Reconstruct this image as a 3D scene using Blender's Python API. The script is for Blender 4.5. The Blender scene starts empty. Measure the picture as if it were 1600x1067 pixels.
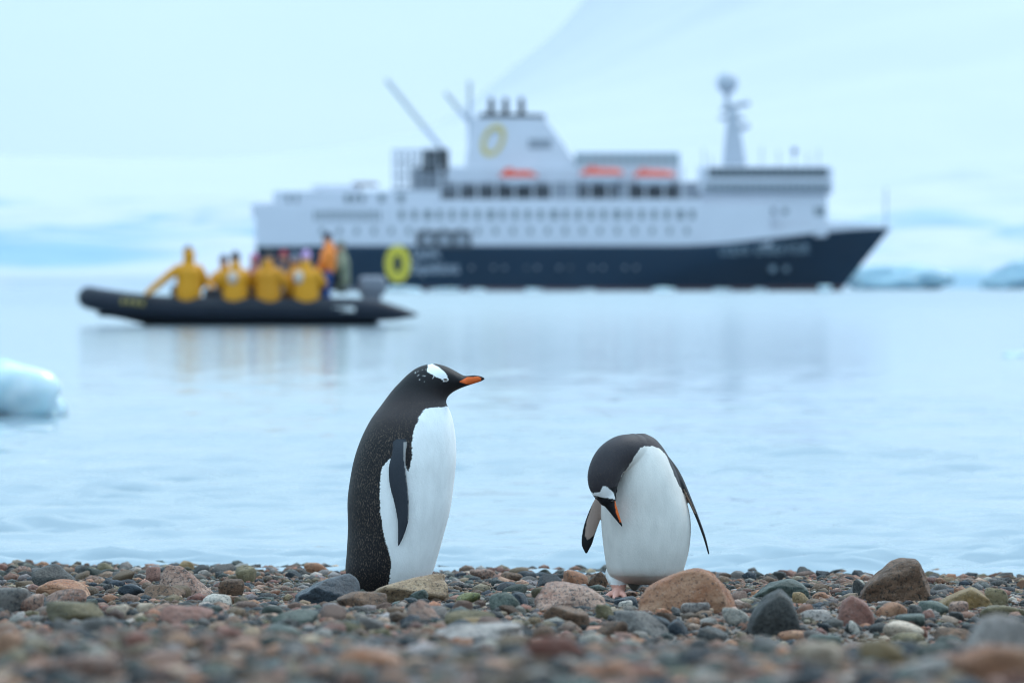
import bpy, bmesh, math, random
import numpy as np
from mathutils import Vector, Matrix
from mathutils.bvhtree import BVHTree

sc = bpy.context.scene
R = math.radians
random.seed(7)
RNG = np.random.default_rng(7)

# ------------------------------------------------------------------ camera
F = 1600 * 200 / 36.0          # focal length in photograph pixels
HOR = 448.0                    # horizon row in the photograph
CAM_H = 0.9                    # camera height above the water
cam_d = bpy.data.cameras.new('camera'); cam = bpy.data.objects.new('camera', cam_d)
sc.collection.objects.link(cam); sc.camera = cam
cam.location = (0, 0, CAM_H)
cam.rotation_euler = (R(90) - math.atan((533.5 - HOR) / F), 0, 0)
cam_d.lens = 200; cam_d.sensor_width = 36; cam_d.clip_start = 0.1; cam_d.clip_end = 30000
cam_d.dof.use_dof = True; cam_d.dof.focus_distance = 14.85; cam_d.dof.aperture_fstop = 6.7

# ------------------------------------------------------------------ sky, sun, exposure
SUN_EL, SUN_AZ = 48, 38        # elevation; azimuth to the right of the view direction (+Y)
w = bpy.data.worlds.new('World'); sc.world = w; w.use_nodes = True
nt = w.node_tree; nt.nodes.clear()
out = nt.nodes.new('ShaderNodeOutputWorld'); bg = nt.nodes.new('ShaderNodeBackground')
sky = nt.nodes.new('ShaderNodeTexSky'); sky.sky_type = 'NISHITA'; sky.sun_disc = False
sky.sun_elevation = R(SUN_EL); sky.sun_rotation = R(SUN_AZ); sky.air_density = 1.0; sky.dust_density = 3.0
sk = nt.nodes.new('ShaderNodeVectorMath'); sk.operation = 'SCALE'; sk.inputs['Scale'].default_value = 0.06
nt.links.new(sky.outputs[0], sk.inputs[0])
tc = nt.nodes.new('ShaderNodeTexCoord'); mp = nt.nodes.new('ShaderNodeMapping'); mp.inputs['Scale'].default_value = (1, 1, 3)
nz = nt.nodes.new('ShaderNodeTexNoise'); nz.inputs['Scale'].default_value = 5; nz.inputs['Detail'].default_value = 4
nt.links.new(tc.outputs['Generated'], mp.inputs[0]); nt.links.new(mp.outputs[0], nz.inputs['Vector'])
cr_ = nt.nodes.new('ShaderNodeValToRGB')
cr_.color_ramp.elements[0].position = .3; cr_.color_ramp.elements[0].color = (.52, .775, .98, 1)
cr_.color_ramp.elements[1].position = .7; cr_.color_ramp.elements[1].color = (.60, .845, 1.01, 1)
nt.links.new(nz.outputs[0], cr_.inputs[0])
mx = nt.nodes.new('ShaderNodeMix'); mx.data_type = 'RGBA'; mx.inputs['Factor'].default_value = 0.93
nt.links.new(sk.outputs[0], mx.inputs['A']); nt.links.new(cr_.outputs[0], mx.inputs['B'])
# an overcast sky grows evenly brighter towards the zenith
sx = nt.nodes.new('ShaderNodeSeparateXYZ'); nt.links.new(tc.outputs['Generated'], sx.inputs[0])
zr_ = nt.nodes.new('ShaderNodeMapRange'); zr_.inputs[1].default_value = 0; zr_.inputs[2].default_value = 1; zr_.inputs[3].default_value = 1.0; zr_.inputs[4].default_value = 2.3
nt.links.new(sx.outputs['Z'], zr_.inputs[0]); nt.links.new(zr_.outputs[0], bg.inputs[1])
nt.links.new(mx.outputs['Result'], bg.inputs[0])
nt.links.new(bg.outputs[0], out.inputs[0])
sun_d = bpy.data.lights.new('sun', 'SUN'); sun = bpy.data.objects.new('sun', sun_d); sc.collection.objects.link(sun)
sun_d.energy = 1.5; sun_d.angle = R(14); sun_d.color = (1, .96, .9)
sd = Vector((math.sin(R(SUN_AZ)) * math.cos(R(SUN_EL)), math.cos(R(SUN_AZ)) * math.cos(R(SUN_EL)), math.sin(R(SUN_EL))))
sun.rotation_euler = sd.to_track_quat('Z', 'Y').to_euler(); sun.location = (20, 20, 30)
sc.view_settings.view_transform = 'Standard'; sc.view_settings.look = 'None'
sc.view_settings.exposure = 0.13; sc.view_settings.gamma = 1; sc.view_settings.use_curve_mapping = False
sc.render.engine = 'CYCLES'; sc.cycles.use_denoising = True; sc.cycles.filter_width = 1.1
sc.cycles.max_bounces = 6; sc.cycles.volume_bounces = 1

# ------------------------------------------------------------------ helpers
def mesh_obj(name, V, Fc, mat, parent=None, smooth=True, col=None, loc=None, mats_idx=None):
    V = np.asarray(V, dtype=np.float64)
    me = bpy.data.meshes.new(name)
    if isinstance(Fc, np.ndarray):
        n, k = Fc.shape
        me.vertices.add(len(V)); me.vertices.foreach_set('co', V.astype(np.float32).ravel())
        me.loops.add(n * k); me.loops.foreach_set('vertex_index', Fc.astype(np.int32).ravel())
        me.polygons.add(n); me.polygons.foreach_set('loop_start', (np.arange(n) * k).astype(np.int32))
        me.update(calc_edges=True)
    else:
        me.from_pydata([tuple(v) for v in V], [], Fc)
    me.validate()
    me.polygons.foreach_set('use_smooth', np.full(len(me.polygons), smooth))
    if col is not None:
        a = me.color_attributes.new('Col', 'FLOAT_COLOR', 'POINT')
        a.data.foreach_set('color', np.asarray(col, dtype=np.float32).ravel())
    for m in (mat if isinstance(mat, (list, tuple)) else [mat]): me.materials.append(m)
    return link(name, me, parent, loc)

def link(name, data, parent=None, loc=None):
    o = bpy.data.objects.new(name, data); sc.collection.objects.link(o)
    if parent is not None: o.parent = parent
    if loc is not None: o.location = loc
    return o

def tag(o, label=None, cat=None, group=None, kind=None):
    if label: o['label'] = label
    if cat: o['category'] = cat
    if group: o['group'] = group
    if kind: o['kind'] = kind
    return o

def empty(name, loc=(0, 0, 0), rz=0):
    o = link(name, None, loc=loc); o.rotation_euler = (0, 0, rz); return o

def vnoise(P, seed=0):
    P = np.asarray(P, dtype=np.float64); I = np.floor(P).astype(np.int64); f = P - I; f = f * f * (3 - 2 * f)
    def h(i, j, k):
        n = (i * 374761393 + j * 668265263 + k * 2147483647 + seed * 1274126177) & 0xffffffff
        n = ((n ^ (n >> 13)) * 1274126177) & 0xffffffff
        return ((n ^ (n >> 16)) & 0xffff) / 65535.0
    r = 0
    for a in (0, 1):
        for b in (0, 1):
            for c in (0, 1):
                wgt = (f[:, 0] if a else 1 - f[:, 0]) * (f[:, 1] if b else 1 - f[:, 1]) * (f[:, 2] if c else 1 - f[:, 2])
                r = r + wgt * h(I[:, 0] + a, I[:, 1] + b, I[:, 2] + c)
    return r
def fbm(P, seed=0, octv=4):
    P = np.asarray(P, dtype=np.float64); r = 0; a = .5
    for i in range(octv): r = r + a * (vnoise(P * 2 ** i, seed + i) - .5); a *= .5
    return r
def sstep(a, b, x): t = np.clip((x - a) / (b - a), 0, 1); return t * t * (3 - 2 * t)

def catmull(P, m):
    P = np.asarray(P, dtype=np.float64); n = len(P); t = np.linspace(0, n - 1, m); i = np.clip(t.astype(int), 0, n - 2); f = (t - i)[:, None]
    p0 = P[np.clip(i - 1, 0, n - 1)]; p1 = P[i]; p2 = P[i + 1]; p3 = P[np.clip(i + 2, 0, n - 1)]
    return .5 * (2 * p1 + (p2 - p0) * f + (2 * p0 - 5 * p1 + 4 * p2 - p3) * f ** 2 + (3 * p1 - p0 - 3 * p2 + p3) * f ** 3)

def sweep(C, A, B, n=28):
    """closed loft of ellipses: centres C, semi-axes A and B; returns verts, tris"""
    C, A, B = (np.asarray(x, dtype=np.float64) for x in (C, A, B)); m = len(C)
    th = np.arange(n) * 2 * math.pi / n
    V = (C[:, None] + A[:, None] * np.cos(th)[None, :, None] + B[:, None] * np.sin(th)[None, :, None]).reshape(-1, 3)
    V = np.vstack([V, C[0], C[-1]]); T = []
    i = np.arange(m - 1)[:, None] * n; j = np.arange(n)[None]; j2 = (j + 1) % n
    a, b, c, d = (i + j).ravel(), (i + j2).ravel(), (i + n + j2).ravel(), (i + n + j).ravel()
    T = np.vstack([np.stack([a, b, c], 1), np.stack([a, c, d], 1)])
    jj = np.arange(n); k = m * n
    T = np.vstack([T, np.stack([np.full(n, k), (jj + 1) % n, jj], 1), np.stack([np.full(n, k + 1), (m - 1) * n + jj, (m - 1) * n + (jj + 1) % n], 1)])
    return V, T
def tube(P, r, m=None, n=20, flat=None, side=None):
    """tube through P with radii r (rounded ends); flat = ratio of second axis; side = direction of first axis"""
    P = np.asarray(P, float); r = np.asarray(r, float) * np.ones(len(P))
    Q = catmull(np.column_stack([P, r]), m or 6 * len(P)); P, r = Q[:, :3], np.maximum(Q[:, 3], 1e-4)
    T = np.gradient(P, axis=0); T /= np.linalg.norm(T, axis=1)[:, None] + 1e-9
    e = np.array([.3, .2, 0, -.0]); 
    # rounded caps
    cap = np.array([.98, .85, .5]); off = np.sqrt(1 - cap ** 2)
    Ps = [P[0] - T[0] * r[0] * o for o in (off[::-1])]; rs = [r[0] * c for c in cap[::-1]]
    Pe = [P[-1] + T[-1] * r[-1] * o for o in off]; re = [r[-1] * c for c in cap]
    P = np.vstack([Ps, P, Pe]); r = np.concatenate([rs, r, re]); T = np.vstack([[T[0]] * 3, T, [T[-1]] * 3])
    s = np.array(side if side is not None else ((0, 0, 1) if abs(T[:, 2]).mean() < .8 else (1, 0, 0)), float)
    A = s[None] - T * (T @ s)[:, None]; A /= np.linalg.norm(A, axis=1)[:, None] + 1e-9
    B = np.cross(T, A)
    f = 1 if flat is None else flat
    return sweep(P, A * r[:, None], B * r[:, None] * f, n)
def ellipsoid(c, r, n=20):
    t = np.linspace(0.02, math.pi - .02, 14); C = np.array(c)[None] + np.stack([0 * t, 0 * t, -np.cos(t) * r[2]], 1)
    A = np.stack([np.sin(t) * r[0], 0 * t, 0 * t], 1); B = np.stack([0 * t, np.sin(t) * r[1], 0 * t], 1)
    return sweep(C, A, B, n)

def fuse(name, comps, voxel, smooth_it=3):
    """union of closed shapes as one continuous surface; returns verts, polys(list), component id per vertex, normals"""
    Vs, Ts, ids, o = [], [], [], 0
    for k, (V, T) in enumerate(comps):
        Vs.append(V); Ts.append(T + o); ids.append(np.full(len(T), k)); o += len(V)
    V = np.vstack(Vs); T = np.vstack(Ts); ids = np.concatenate(ids)
    me = bpy.data.meshes.new('tmp'); me.from_pydata(V.tolist(), [], T.tolist()); ob = link('tmp', me)
    bm = bmesh.new(); bm.from_mesh(me); bmesh.ops.recalc_face_normals(bm, faces=bm.faces); bm.to_mesh(me); bm.free()
    md = ob.modifiers.new('r', 'REMESH'); md.mode = 'VOXEL'; md.voxel_size = voxel
    if smooth_it:
        ms = ob.modifiers.new('s', 'SMOOTH'); ms.factor = .5; ms.iterations = smooth_it
    dg = bpy.context.evaluated_depsgraph_get(); m2 = bpy.data.meshes.new_from_object(ob.evaluated_get(dg), depsgraph=dg)
    bpy.data.objects.remove(ob); bpy.data.meshes.remove(me)
    n = len(m2.vertices); co = np.empty(n * 3, np.float32); m2.vertices.foreach_get('co', co); co = co.reshape(-1, 3).astype(float)
    nr = np.empty(n * 3, np.float32); m2.vertices.foreach_get('normal', nr); nr = nr.reshape(-1, 3)
    bvh = BVHTree.FromPolygons(V.tolist(), T.tolist())
    cid = np.array([ids[bvh.find_nearest(Vector(p))[2]] for p in co])
    m2.name = name
    return m2, co, nr, cid
def finish(name, me, col, mat, parent=None, loc=None):
    a = me.color_attributes.new('Col', 'FLOAT_COLOR', 'POINT'); a.data.foreach_set('color', col.astype(np.float32).ravel())
    me.polygons.foreach_set('use_smooth', np.full(len(me.polygons), True)); me.materials.clear(); me.materials.append(mat)
    return link(name, me, parent, loc)

def inpoly(x, y, poly):
    r = np.zeros(len(x), bool); n = len(poly)
    for i in range(n):
        x1, y1 = poly[i]; x2, y2 = poly[(i + 1) % n]
        if y1 == y2: continue
        c = ((y1 > y) != (y2 > y)) & (x < (x2 - x1) * (y - y1) / (y2 - y1) + x1); r ^= c
    return r

# ------------------------------------------------------------------ materials
def nodes(name):
    m = bpy.data.materials.new(name); m.use_nodes = True; t = m.node_tree; b = t.nodes['Principled BSDF']; return m, t, b
def simple(name, c, rough=.5, metal=0, noise=.12, scale=3.0, bump=0.0, spec=.5):
    m, t, b = nodes(name)
    tcn = t.nodes.new('ShaderNodeTexCoord'); n = t.nodes.new('ShaderNodeTexNoise'); n.inputs['Scale'].default_value = scale; n.inputs['Detail'].default_value = 5
    t.links.new(tcn.outputs['Object'], n.inputs['Vector'])
    mxn = t.nodes.new('ShaderNodeMix'); mxn.data_type = 'RGBA'
    mxn.inputs['A'].default_value = (*[v * (1 - noise) for v in c], 1); mxn.inputs['B'].default_value = (*[min(1, v * (1 + noise)) for v in c], 1)
    t.links.new(n.outputs[0], mxn.inputs['Factor']); t.links.new(mxn.outputs['Result'], b.inputs['Base Color'])
    b.inputs['Roughness'].default_value = rough; b.inputs['Metallic'].default_value = metal; b.inputs['Specular IOR Level'].default_value = spec
    if bump:
        bp = t.nodes.new('ShaderNodeBump'); bp.inputs['Strength'].default_value = bump; bp.inputs['Distance'].default_value = .02
        t.links.new(n.outputs[0], bp.inputs['Height']); t.links.new(bp.outputs[0], b.inputs['Normal'])
    return m
def stone_mat(name, c1, c2, dark, damt, light, lamt, rough=.62, scale=1.0, use_attr=False):
    m, t, b = nodes(name); N = t.nodes.new; L = t.links.new
    tcn = N('ShaderNodeTexCoord'); oi = N('ShaderNodeObjectInfo')
    vm = N('ShaderNodeVectorMath'); vm.operation = 'MULTIPLY_ADD'; vm.inputs[1].default_value = (scale,) * 3
    cmb = N('ShaderNodeCombineXYZ'); mr = N('ShaderNodeMath'); mr.operation = 'MULTIPLY'; mr.inputs[1].default_value = 37
    L(oi.outputs['Random'], mr.inputs[0]); L(mr.outputs[0], cmb.inputs[0]); L(mr.outputs[0], cmb.inputs[2])
    L(tcn.outputs['Object'], vm.inputs[0]); L(cmb.outputs[0], vm.inputs[2])
    def noise(s, d=6, r=.6):
        n = N('ShaderNodeTexNoise'); n.inputs['Scale'].default_value = s; n.inputs['Detail'].default_value = d; n.inputs['Roughness'].default_value = r
        L(vm.outputs[0], n.inputs['Vector']); return n.outputs[0]
    def ramp(src, a, bb):
        r = N('ShaderNodeMapRange'); r.inputs[1].default_value = a; r.inputs[2].default_value = bb; L(src, r.inputs[0]); return r.outputs[0]
    def mix(f, A, B):
        x = N('ShaderNodeMix'); x.data_type = 'RGBA'
        L(f, x.inputs['Factor'])
        for k, v in (('A', A), ('B', B)):
            if isinstance(v, tuple): x.inputs[k].default_value = (*v, 1)
            else: L(v, x.inputs[k])
        return x.outputs['Result']
    n1 = noise(14, 8)
    if use_attr:
        at = N('ShaderNodeAttribute'); at.attribute_name = 'Col'; A = at.outputs['Color']
        g = N('ShaderNodeMix'); g.data_type = 'RGBA'; g.blend_type = 'MULTIPLY'; g.inputs['Factor'].default_value = 1; L(A, g.inputs['A']); g.inputs['B'].default_value = (1.45, 1.4, 1.38, 1)
        colr = mix(ramp(n1, .35, .65), A, g.outputs['Result'])
    else:
        colr = mix(ramp(n1, .38, .62), tuple(v * k for v, k in zip(c1, (.98, .86, .78))), tuple(v * k for v, k in zip(c2, (1.3, 1.16, 1.06))))
    colr = mix(ramp(noise(125, 7, .8), .585 - damt * .17, .66 - damt * .13), colr, dark)
    colr = mix(ramp(noise(190, 5, .8), .60 - lamt * .13, .72 - lamt * .1), colr, light)
    hs = N('ShaderNodeHueSaturation'); vv = N('ShaderNodeMapRange'); vv.inputs[3].default_value = .7; vv.inputs[4].default_value = 1.0
    L(oi.outputs['Random'], vv.inputs[0]); L(vv.outputs[0], hs.inputs['Value']); L(colr, hs.inputs['Color'])
    L(hs.outputs[0], b.inputs['Base Color']); b.inputs['Roughness'].default_value = rough; b.inputs['Specular IOR Level'].default_value = .32
    bp = N('ShaderNodeBump'); bp.inputs['Strength'].default_value = 1.0; bp.inputs['Distance'].default_value = .014
    ad = N('ShaderNodeMath'); ad.operation = 'ADD'; L(noise(38, 10, .75), ad.inputs[0]); L(n1, ad.inputs[1])
    L(ad.outputs[0], bp.inputs['Height']); L(bp.outputs[0], b.inputs['Normal'])
    return m
SM = {
 'pink':   stone_mat('pink_granite', (.33, .18, .135), (.42, .29, .24), (.05, .045, .045), .55, (.55, .47, .43), .45),
 'orange': stone_mat('orange_granite', (.38, .17, .09), (.40, .24, .16), (.10, .05, .04), .35, (.50, .38, .30), .3),
 'red':    stone_mat('red_stone', (.27, .115, .09), (.33, .19, .16), (.08, .04, .04), .3, (.42, .32, .29), .3),
 'brown':  stone_mat('brown_stone', (.13, .08, .055), (.22, .135, .09), (.04, .03, .025), .5, (.32, .24, .18), .25),
 'tan':    stone_mat('tan_stone', (.25, .175, .11), (.33, .25, .17), (.09, .06, .04), .5, (.48, .40, .31), .35),
 'ochre':  stone_mat('ochre_stone', (.30, .20, .085), (.24, .19, .12), (.09, .06, .03), .3, (.42, .36, .24), .2),
 'olive':  stone_mat('olive_stone', (.14, .125, .07), (.21, .18, .11), (.05, .045, .03), .35, (.32, .29, .22), .2),
 'dark':   stone_mat('dark_basalt', (.035, .036, .038), (.075, .078, .078), (.012, .012, .014), .4, (.17, .165, .15), .12, rough=.5),
 'slate':  stone_mat('blue_slate', (.026, .040, .060), (.055, .075, .10), (.012, .015, .02), .3, (.14, .16, .18), .1, rough=.45),
 'green':  stone_mat('greenstone', (.065, .10, .095), (.12, .15, .135), (.03, .04, .04), .35, (.24, .27, .25), .15, rough=.52),
 'grey':   stone_mat('grey_stone', (.17, .17, .175), (.27, .265, .26), (.06, .06, .065), .45, (.42, .41, .40), .3),
 'gneiss': stone_mat('pale_gneiss', (.30, .29, .295), (.45, .42, .41), (.09, .085, .09), .5, (.60, .57, .55), .4),
 'white':  stone_mat('white_quartz', (.46, .45, .42), (.58, .56, .53), (.13, .14, .14), .45, (.70, .68, .65), .3),
 'cream':  stone_mat('cream_stone', (.44, .35, .27), (.52, .45, .38), (.18, .13, .10), .3, (.62, .57, .5), .3),
 'moss':   stone_mat('lichen_stone', (.13, .16, .045), (.30, .30, .15), (.05, .06, .03), .5, (.50, .50, .34), .4),
}
SM_MIX = stone_mat('mixed_pebbles', (.2, .2, .2), (.3, .3, .3), (.05, .045, .045), .3, (.45, .42, .39), .2, use_attr=True)
PAL = [((.33, .20, .15), 16), ((.36, .18, .11), 9), ((.26, .13, .10), 8), ((.16, .105, .075), 12), ((.27, .20, .14), 13), ((.045, .047, .05), 22), ((.03, .045, .062), 13),
       ((.09, .12, .115), 10), ((.20, .20, .20), 12), ((.42, .40, .38), 7), ((.45, .36, .28), 6), ((.18, .16, .10), 6)]

# ------------------------------------------------------------------ beach
PROF_D = np.array([-8, 0, 4, 6.5, 8, 10, 12, 13.5, 15, 17.9, 22, 30, 40])
PROF_Z = np.array([.9, .72, .56, .447, .367, .279, .198, .141, .087, .0, -.14, -.5, -1.0]) - np.array([.5, .35, .06, 0, 0, 0, 0, 0, 0, 0, 0, 0, 0])
def ground(x, y):
    x = np.asarray(x, float); y = np.asarray(y, float)
    z = np.interp(y, PROF_D, PROF_Z)
    z = z + .022 * np.exp(-((y - 8.1) / 1.0) ** 2) * sstep(.7, -.5, x)              # low storm ridge
    z = z - .018 * sstep(15.5, 18, y) * np.clip((x - .0) / 1.5, -1, 1) * -1 * -1    # shoreline runs slightly askew
    z = z - .05 * np.exp(-((y - 11.3) / 1.5) ** 2) * sstep(-.3, .6, x)
    P = np.stack([x.ravel() * 1.7, y.ravel() * 1.1, 0 * x.ravel()], 1)
    return z + (.05 * fbm(P, 3, 3)).reshape(x.shape) * sstep(18.5, 16, y)
def ray_ground(px, py):
    d = np.linspace(5.5, 19, 2700); x = (px - 800) / F * d; z = CAM_H - (py - HOR) / F * d
    g = ground(x, d); k = np.argmax(z <= g)
    if not (z <= g).any(): k = len(d) - 1
    return x[k], d[k], g[k]

xs = np.concatenate([np.linspace(-9, -2.4, 40), np.linspace(-2.3, 2.3, 150), np.linspace(2.4, 9, 40)]); ys = np.concatenate([np.linspace(-8, 5, 40), np.linspace(5.05, 19, 420), np.linspace(19.3, 40, 40)])
GX, GY = np.meshgrid(xs, ys); GZ = ground(GX, GY) + .006 * fbm(np.stack([GX.ravel() * 30, GY.ravel() * 30, 0 * GX.ravel()], 1), 9, 3).reshape(GX.shape)
nx, ny = len(xs), len(ys); ii, jj = np.meshgrid(np.arange(ny - 1), np.arange(nx - 1), indexing='ij'); q = (ii * nx + jj).ravel()
def gm():
    m, t, b = nodes('beach_gravel'); N = t.nodes.new; L = t.links.new
    tcn = N('ShaderNodeTexCoord'); v = N('ShaderNodeTexVoronoi'); v.inputs['Scale'].default_value = 110; L(tcn.outputs['Object'], v.inputs['Vector'])
    r = N('ShaderNodeValToRGB'); e = r.color_ramp.elements; e[0].color = (.02, .018, .016, 1); e[1].color = (.13, .105, .085, 1)
    for p, c in ((.25, (.08, .052, .037)), (.45, (.035, .036, .034)), (.6, (.115, .07, .05)), (.8, (.07, .058, .046))):
        k = e.new(p); k.color = (*c, 1)
    sp = N('ShaderNodeSeparateColor'); L(v.outputs['Color'], sp.inputs[0]); L(sp.outputs[0], r.inputs[0]); L(r.outputs[0], b.inputs['Base Color'])
    bp = N('ShaderNodeBump'); bp.inputs['Strength'].default_value = .9; bp.inputs['Distance'].default_value = .006; bp.invert = True; L(v.outputs['Distance'], bp.inputs['Height']); L(bp.outputs[0], b.inputs['Normal'])
    b.inputs['Roughness'].default_value = .6; return m
beach = mesh_obj('beach', np.stack([GX.ravel(), GY.ravel(), GZ.ravel()], 1), np.stack([q, q + 1, q + nx + 1, q + nx], 1), gm())
tag(beach, 'shingle beach of small brown and grey gravel', kind='structure')

# ------------------------------------------------------------------ water
dn = 1 / np.linspace(1 / 16.6, 1 / 220, 430); df = np.geomspace(dn[-1] * 1.02, 9000, 90); D = np.concatenate([dn, df])
U = np.linspace(-1, 1, 241); U = np.sign(U) * (0.45 * np.abs(U) + .55 * np.abs(U) ** 3)
WX = U[None] * (0.42 * D[:, None] + 5); WY = np.repeat(D[:, None], len(U), 1)
dd = np.gradient(D)[:, None]; WZ = np.zeros_like(WX); rng = np.random.default_rng(3)
dx = np.abs(np.gradient(WX, axis=1))
for i in range(46):
    lam = .08 * (1.3 / .08) ** (i / 45); th = rng.normal(0, .42); k = 2 * math.pi / lam
    kx, ky = k * math.sin(th), k * math.cos(th)
    amp = .0075 * lam * rng.uniform(.5, 1.2) / (1 + (lam / .45) ** 1.7)
    fade = sstep(.5, .22, dd / (lam / max(.15, abs(math.cos(th))))) * sstep(.5, .25, dx * abs(math.sin(th)) / lam)
    ph = kx * WX + ky * WY + rng.uniform(0, 6.28)
    WZ += amp * fade * (np.sin(ph) + .3 * np.sin(2 * ph + 1.2))
patch = .15 + 1.7 * (vnoise(np.stack([WX.ravel() * .5, WY.ravel() * .8, 0 * WX.ravel()], 1), 5)).reshape(WX.shape)
WZ *= patch * np.interp(D, [16.6, 18, 24, 200], [1.0, 2.3, 2.0, 1.0])[:, None]
# small breaking front just off the stones
WZ += .012 * np.exp(-((WY - 18.6 - .25 * np.sin(WX * 1.3)) / .16) ** 2) * (.5 + .5 * np.sin(WX * 2.1 + 1))
n1, n2 = WX.shape; ii, jj = np.meshgrid(np.arange(n1 - 1), np.arange(n2 - 1), indexing='ij'); q = (ii * n2 + jj).ravel()
def wm():
    m, t, b = nodes('sea_water'); N = t.nodes.new; L = t.links.new
    b.inputs['Base Color'].default_value = (.21, .275, .325, 1); b.inputs['Roughness'].default_value = .05; b.inputs['IOR'].default_value = 1.333
    tcn = N('ShaderNodeTexCoord'); mpn = N('ShaderNodeMapping'); mpn.inputs['Scale'].default_value = (.35, 1.0, 1.0); L(tcn.outputs['Object'], mpn.inputs[0])
    n = N('ShaderNodeTexNoise'); n.inputs['Scale'].default_value = 5; n.inputs['Detail'].default_value = 4; L(mpn.outputs[0], n.inputs['Vector'])
    bp = N('ShaderNodeBump'); bp.inputs['Strength'].default_value = .4; bp.inputs['Distance'].default_value = .012; L(n.outputs[0], bp.inputs['Height'])
    # offshore the wind ruffles the water more finely than the mesh can carry
    sy = N('ShaderNodeSeparateXYZ'); L(tcn.outputs['Object'], sy.inputs[0]); ro = N('ShaderNodeMapRange'); ro.inputs[1].default_value = 30; ro.inputs[2].default_value = 320; ro.inputs[3].default_value = .05; ro.inputs[4].default_value = .22
    L(sy.outputs['Y'], ro.inputs[0]); L(ro.outputs[0], b.inputs['Roughness'])
    n3 = N('ShaderNodeTexNoise'); n3.inputs['Scale'].default_value = 1.1; n3.inputs['Detail'].default_value = 3; L(mpn.outputs[0], n3.inputs['Vector'])
    bp3 = N('ShaderNodeBump'); bp3.inputs['Strength'].default_value = .95; bp3.inputs['Distance'].default_value = .07; L(n3.outputs[0], bp3.inputs['Height']); L(bp.outputs[0], bp3.inputs['Normal']); L(bp3.outputs[0], b.inputs['Normal'])
    return m
water = mesh_obj('water', np.stack([WX.ravel(), WY.ravel(), WZ.ravel()], 1), np.stack([q, q + 1, q + n2 + 1, q + n2], 1), wm())
tag(water, 'calm pale blue sea with small ripples', kind='structure')

# ------------------------------------------------------------------ snow slopes and glacier behind the bay
def snow_m():
    m, t, b = nodes('snow_and_ice'); N = t.nodes.new; L = t.links.new
    at = N('ShaderNodeAttribute'); at.attribute_name = 'Col'; n = N('ShaderNodeTexNoise'); n.inputs['Scale'].default_value = .02; n.inputs['Detail'].default_value = 6
    tcn = N('ShaderNodeTexCoord'); L(tcn.outputs['Object'], n.inputs['Vector'])
    x = N('ShaderNodeMix'); x.data_type = 'RGBA'; x.blend_type = 'MULTIPLY'; x.inputs['Factor'].default_value = .25; L(at.outputs['Color'], x.inputs['A']); L(n.outputs['Color'], x.inputs['B'])
    L(at.outputs['Color'], b.inputs['Base Color']); b.inputs['Roughness'].default_value = .7
    bp = N('ShaderNodeBump'); bp.inputs['Strength'].default_value = .4; bp.inputs['Distance'].default_value = 4; L(n.outputs[0], bp.inputs['Height']); L(bp.outputs[0], b.inputs['Normal'])
    return m
SNOW = snow_m()
xs = np.linspace(-2600, 2600, 420); ys = np.concatenate([np.linspace(2600, 3100, 110), np.linspace(3110, 7500, 150)]); SX, SY = np.meshgrid(xs, ys)
P = np.stack([SX.ravel(), SY.ravel(), 0 * SX.ravel()], 1)
nA = fbm(P / 260, 11, 5).reshape(SX.shape); nB = fbm(P * [1 / 70, 1 / 40, 1], 17, 4).reshape(SX.shape); nC = fbm(P / 700, 23, 3).reshape(SX.shape)
front = 2640 + 160 * nC
base = np.interp((SY - front).ravel(), [-40, 0, 14, 250, 900, 1600, 5000], [-6, -2, 7, 32, 84, 96, 110]).reshape(SX.shape)
right = sstep(-250, 500, SX) * np.interp(SY, [2900, 4000, 6500, 7500], [0, 120, 520, 620])
SZ = base * (1 + .5 * nC) + right + sstep(0, 200, SY - front) * (nA * 22) + sstep(5, 60, SY - front) * sstep(700, 250, SY - front) * np.abs(nB) * 22
# bluish rock-and-ice shoulder high on the slope
SZ += 38 * np.exp(-(((SX - 285) / 75) ** 2 + ((SY - 4700) / 120) ** 2))
gy, gx = np.gradient(SZ, ys, xs); steep = np.sqrt(gx ** 2 + gy ** 2)
ice = np.clip(sstep(.10, .6, steep + 1.2 * nB) * sstep(650, 120, SY - front) * (.25 + .8 * sstep(-.05, .22, nA)), 0, 1) * .8
ice = np.maximum(ice, .8 * sstep(.35, .8, np.exp(-(((SX - 285) / 75) ** 2 + ((SY - 4640) / 120) ** 2)) * (1 + 1.4 * nB)))
ice = np.maximum(ice, .9 * sstep(.25, .7, np.exp(-(((SX + 225) / 85) ** 2 + ((SZ - 18) / 9) ** 2)) * (1 + 1.6 * nB + .8 * nA)) * (SY < 3100))
colr = np.array([.425, .455, .53])[None] * (1 - ice.ravel()[:, None]) + np.array([.17, .33, .44])[None] * ice.ravel()[:, None]
n1, n2 = SX.shape; ii, jj = np.meshgrid(np.arange(n1 - 1), np.arange(n2 - 1), indexing='ij'); q = (ii * n2 + jj).ravel()
gl = mesh_obj('snow_mountain', np.stack([SX.ravel(), SY.ravel(), SZ.ravel()], 1), np.stack([q, q + 1, q + n2 + 1, q + n2], 1), SNOW, col=np.column_stack([colr, np.ones(len(colr))]))
tag(gl, 'snow covered slopes and blue glacier front across the bay', kind='structure')

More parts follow.
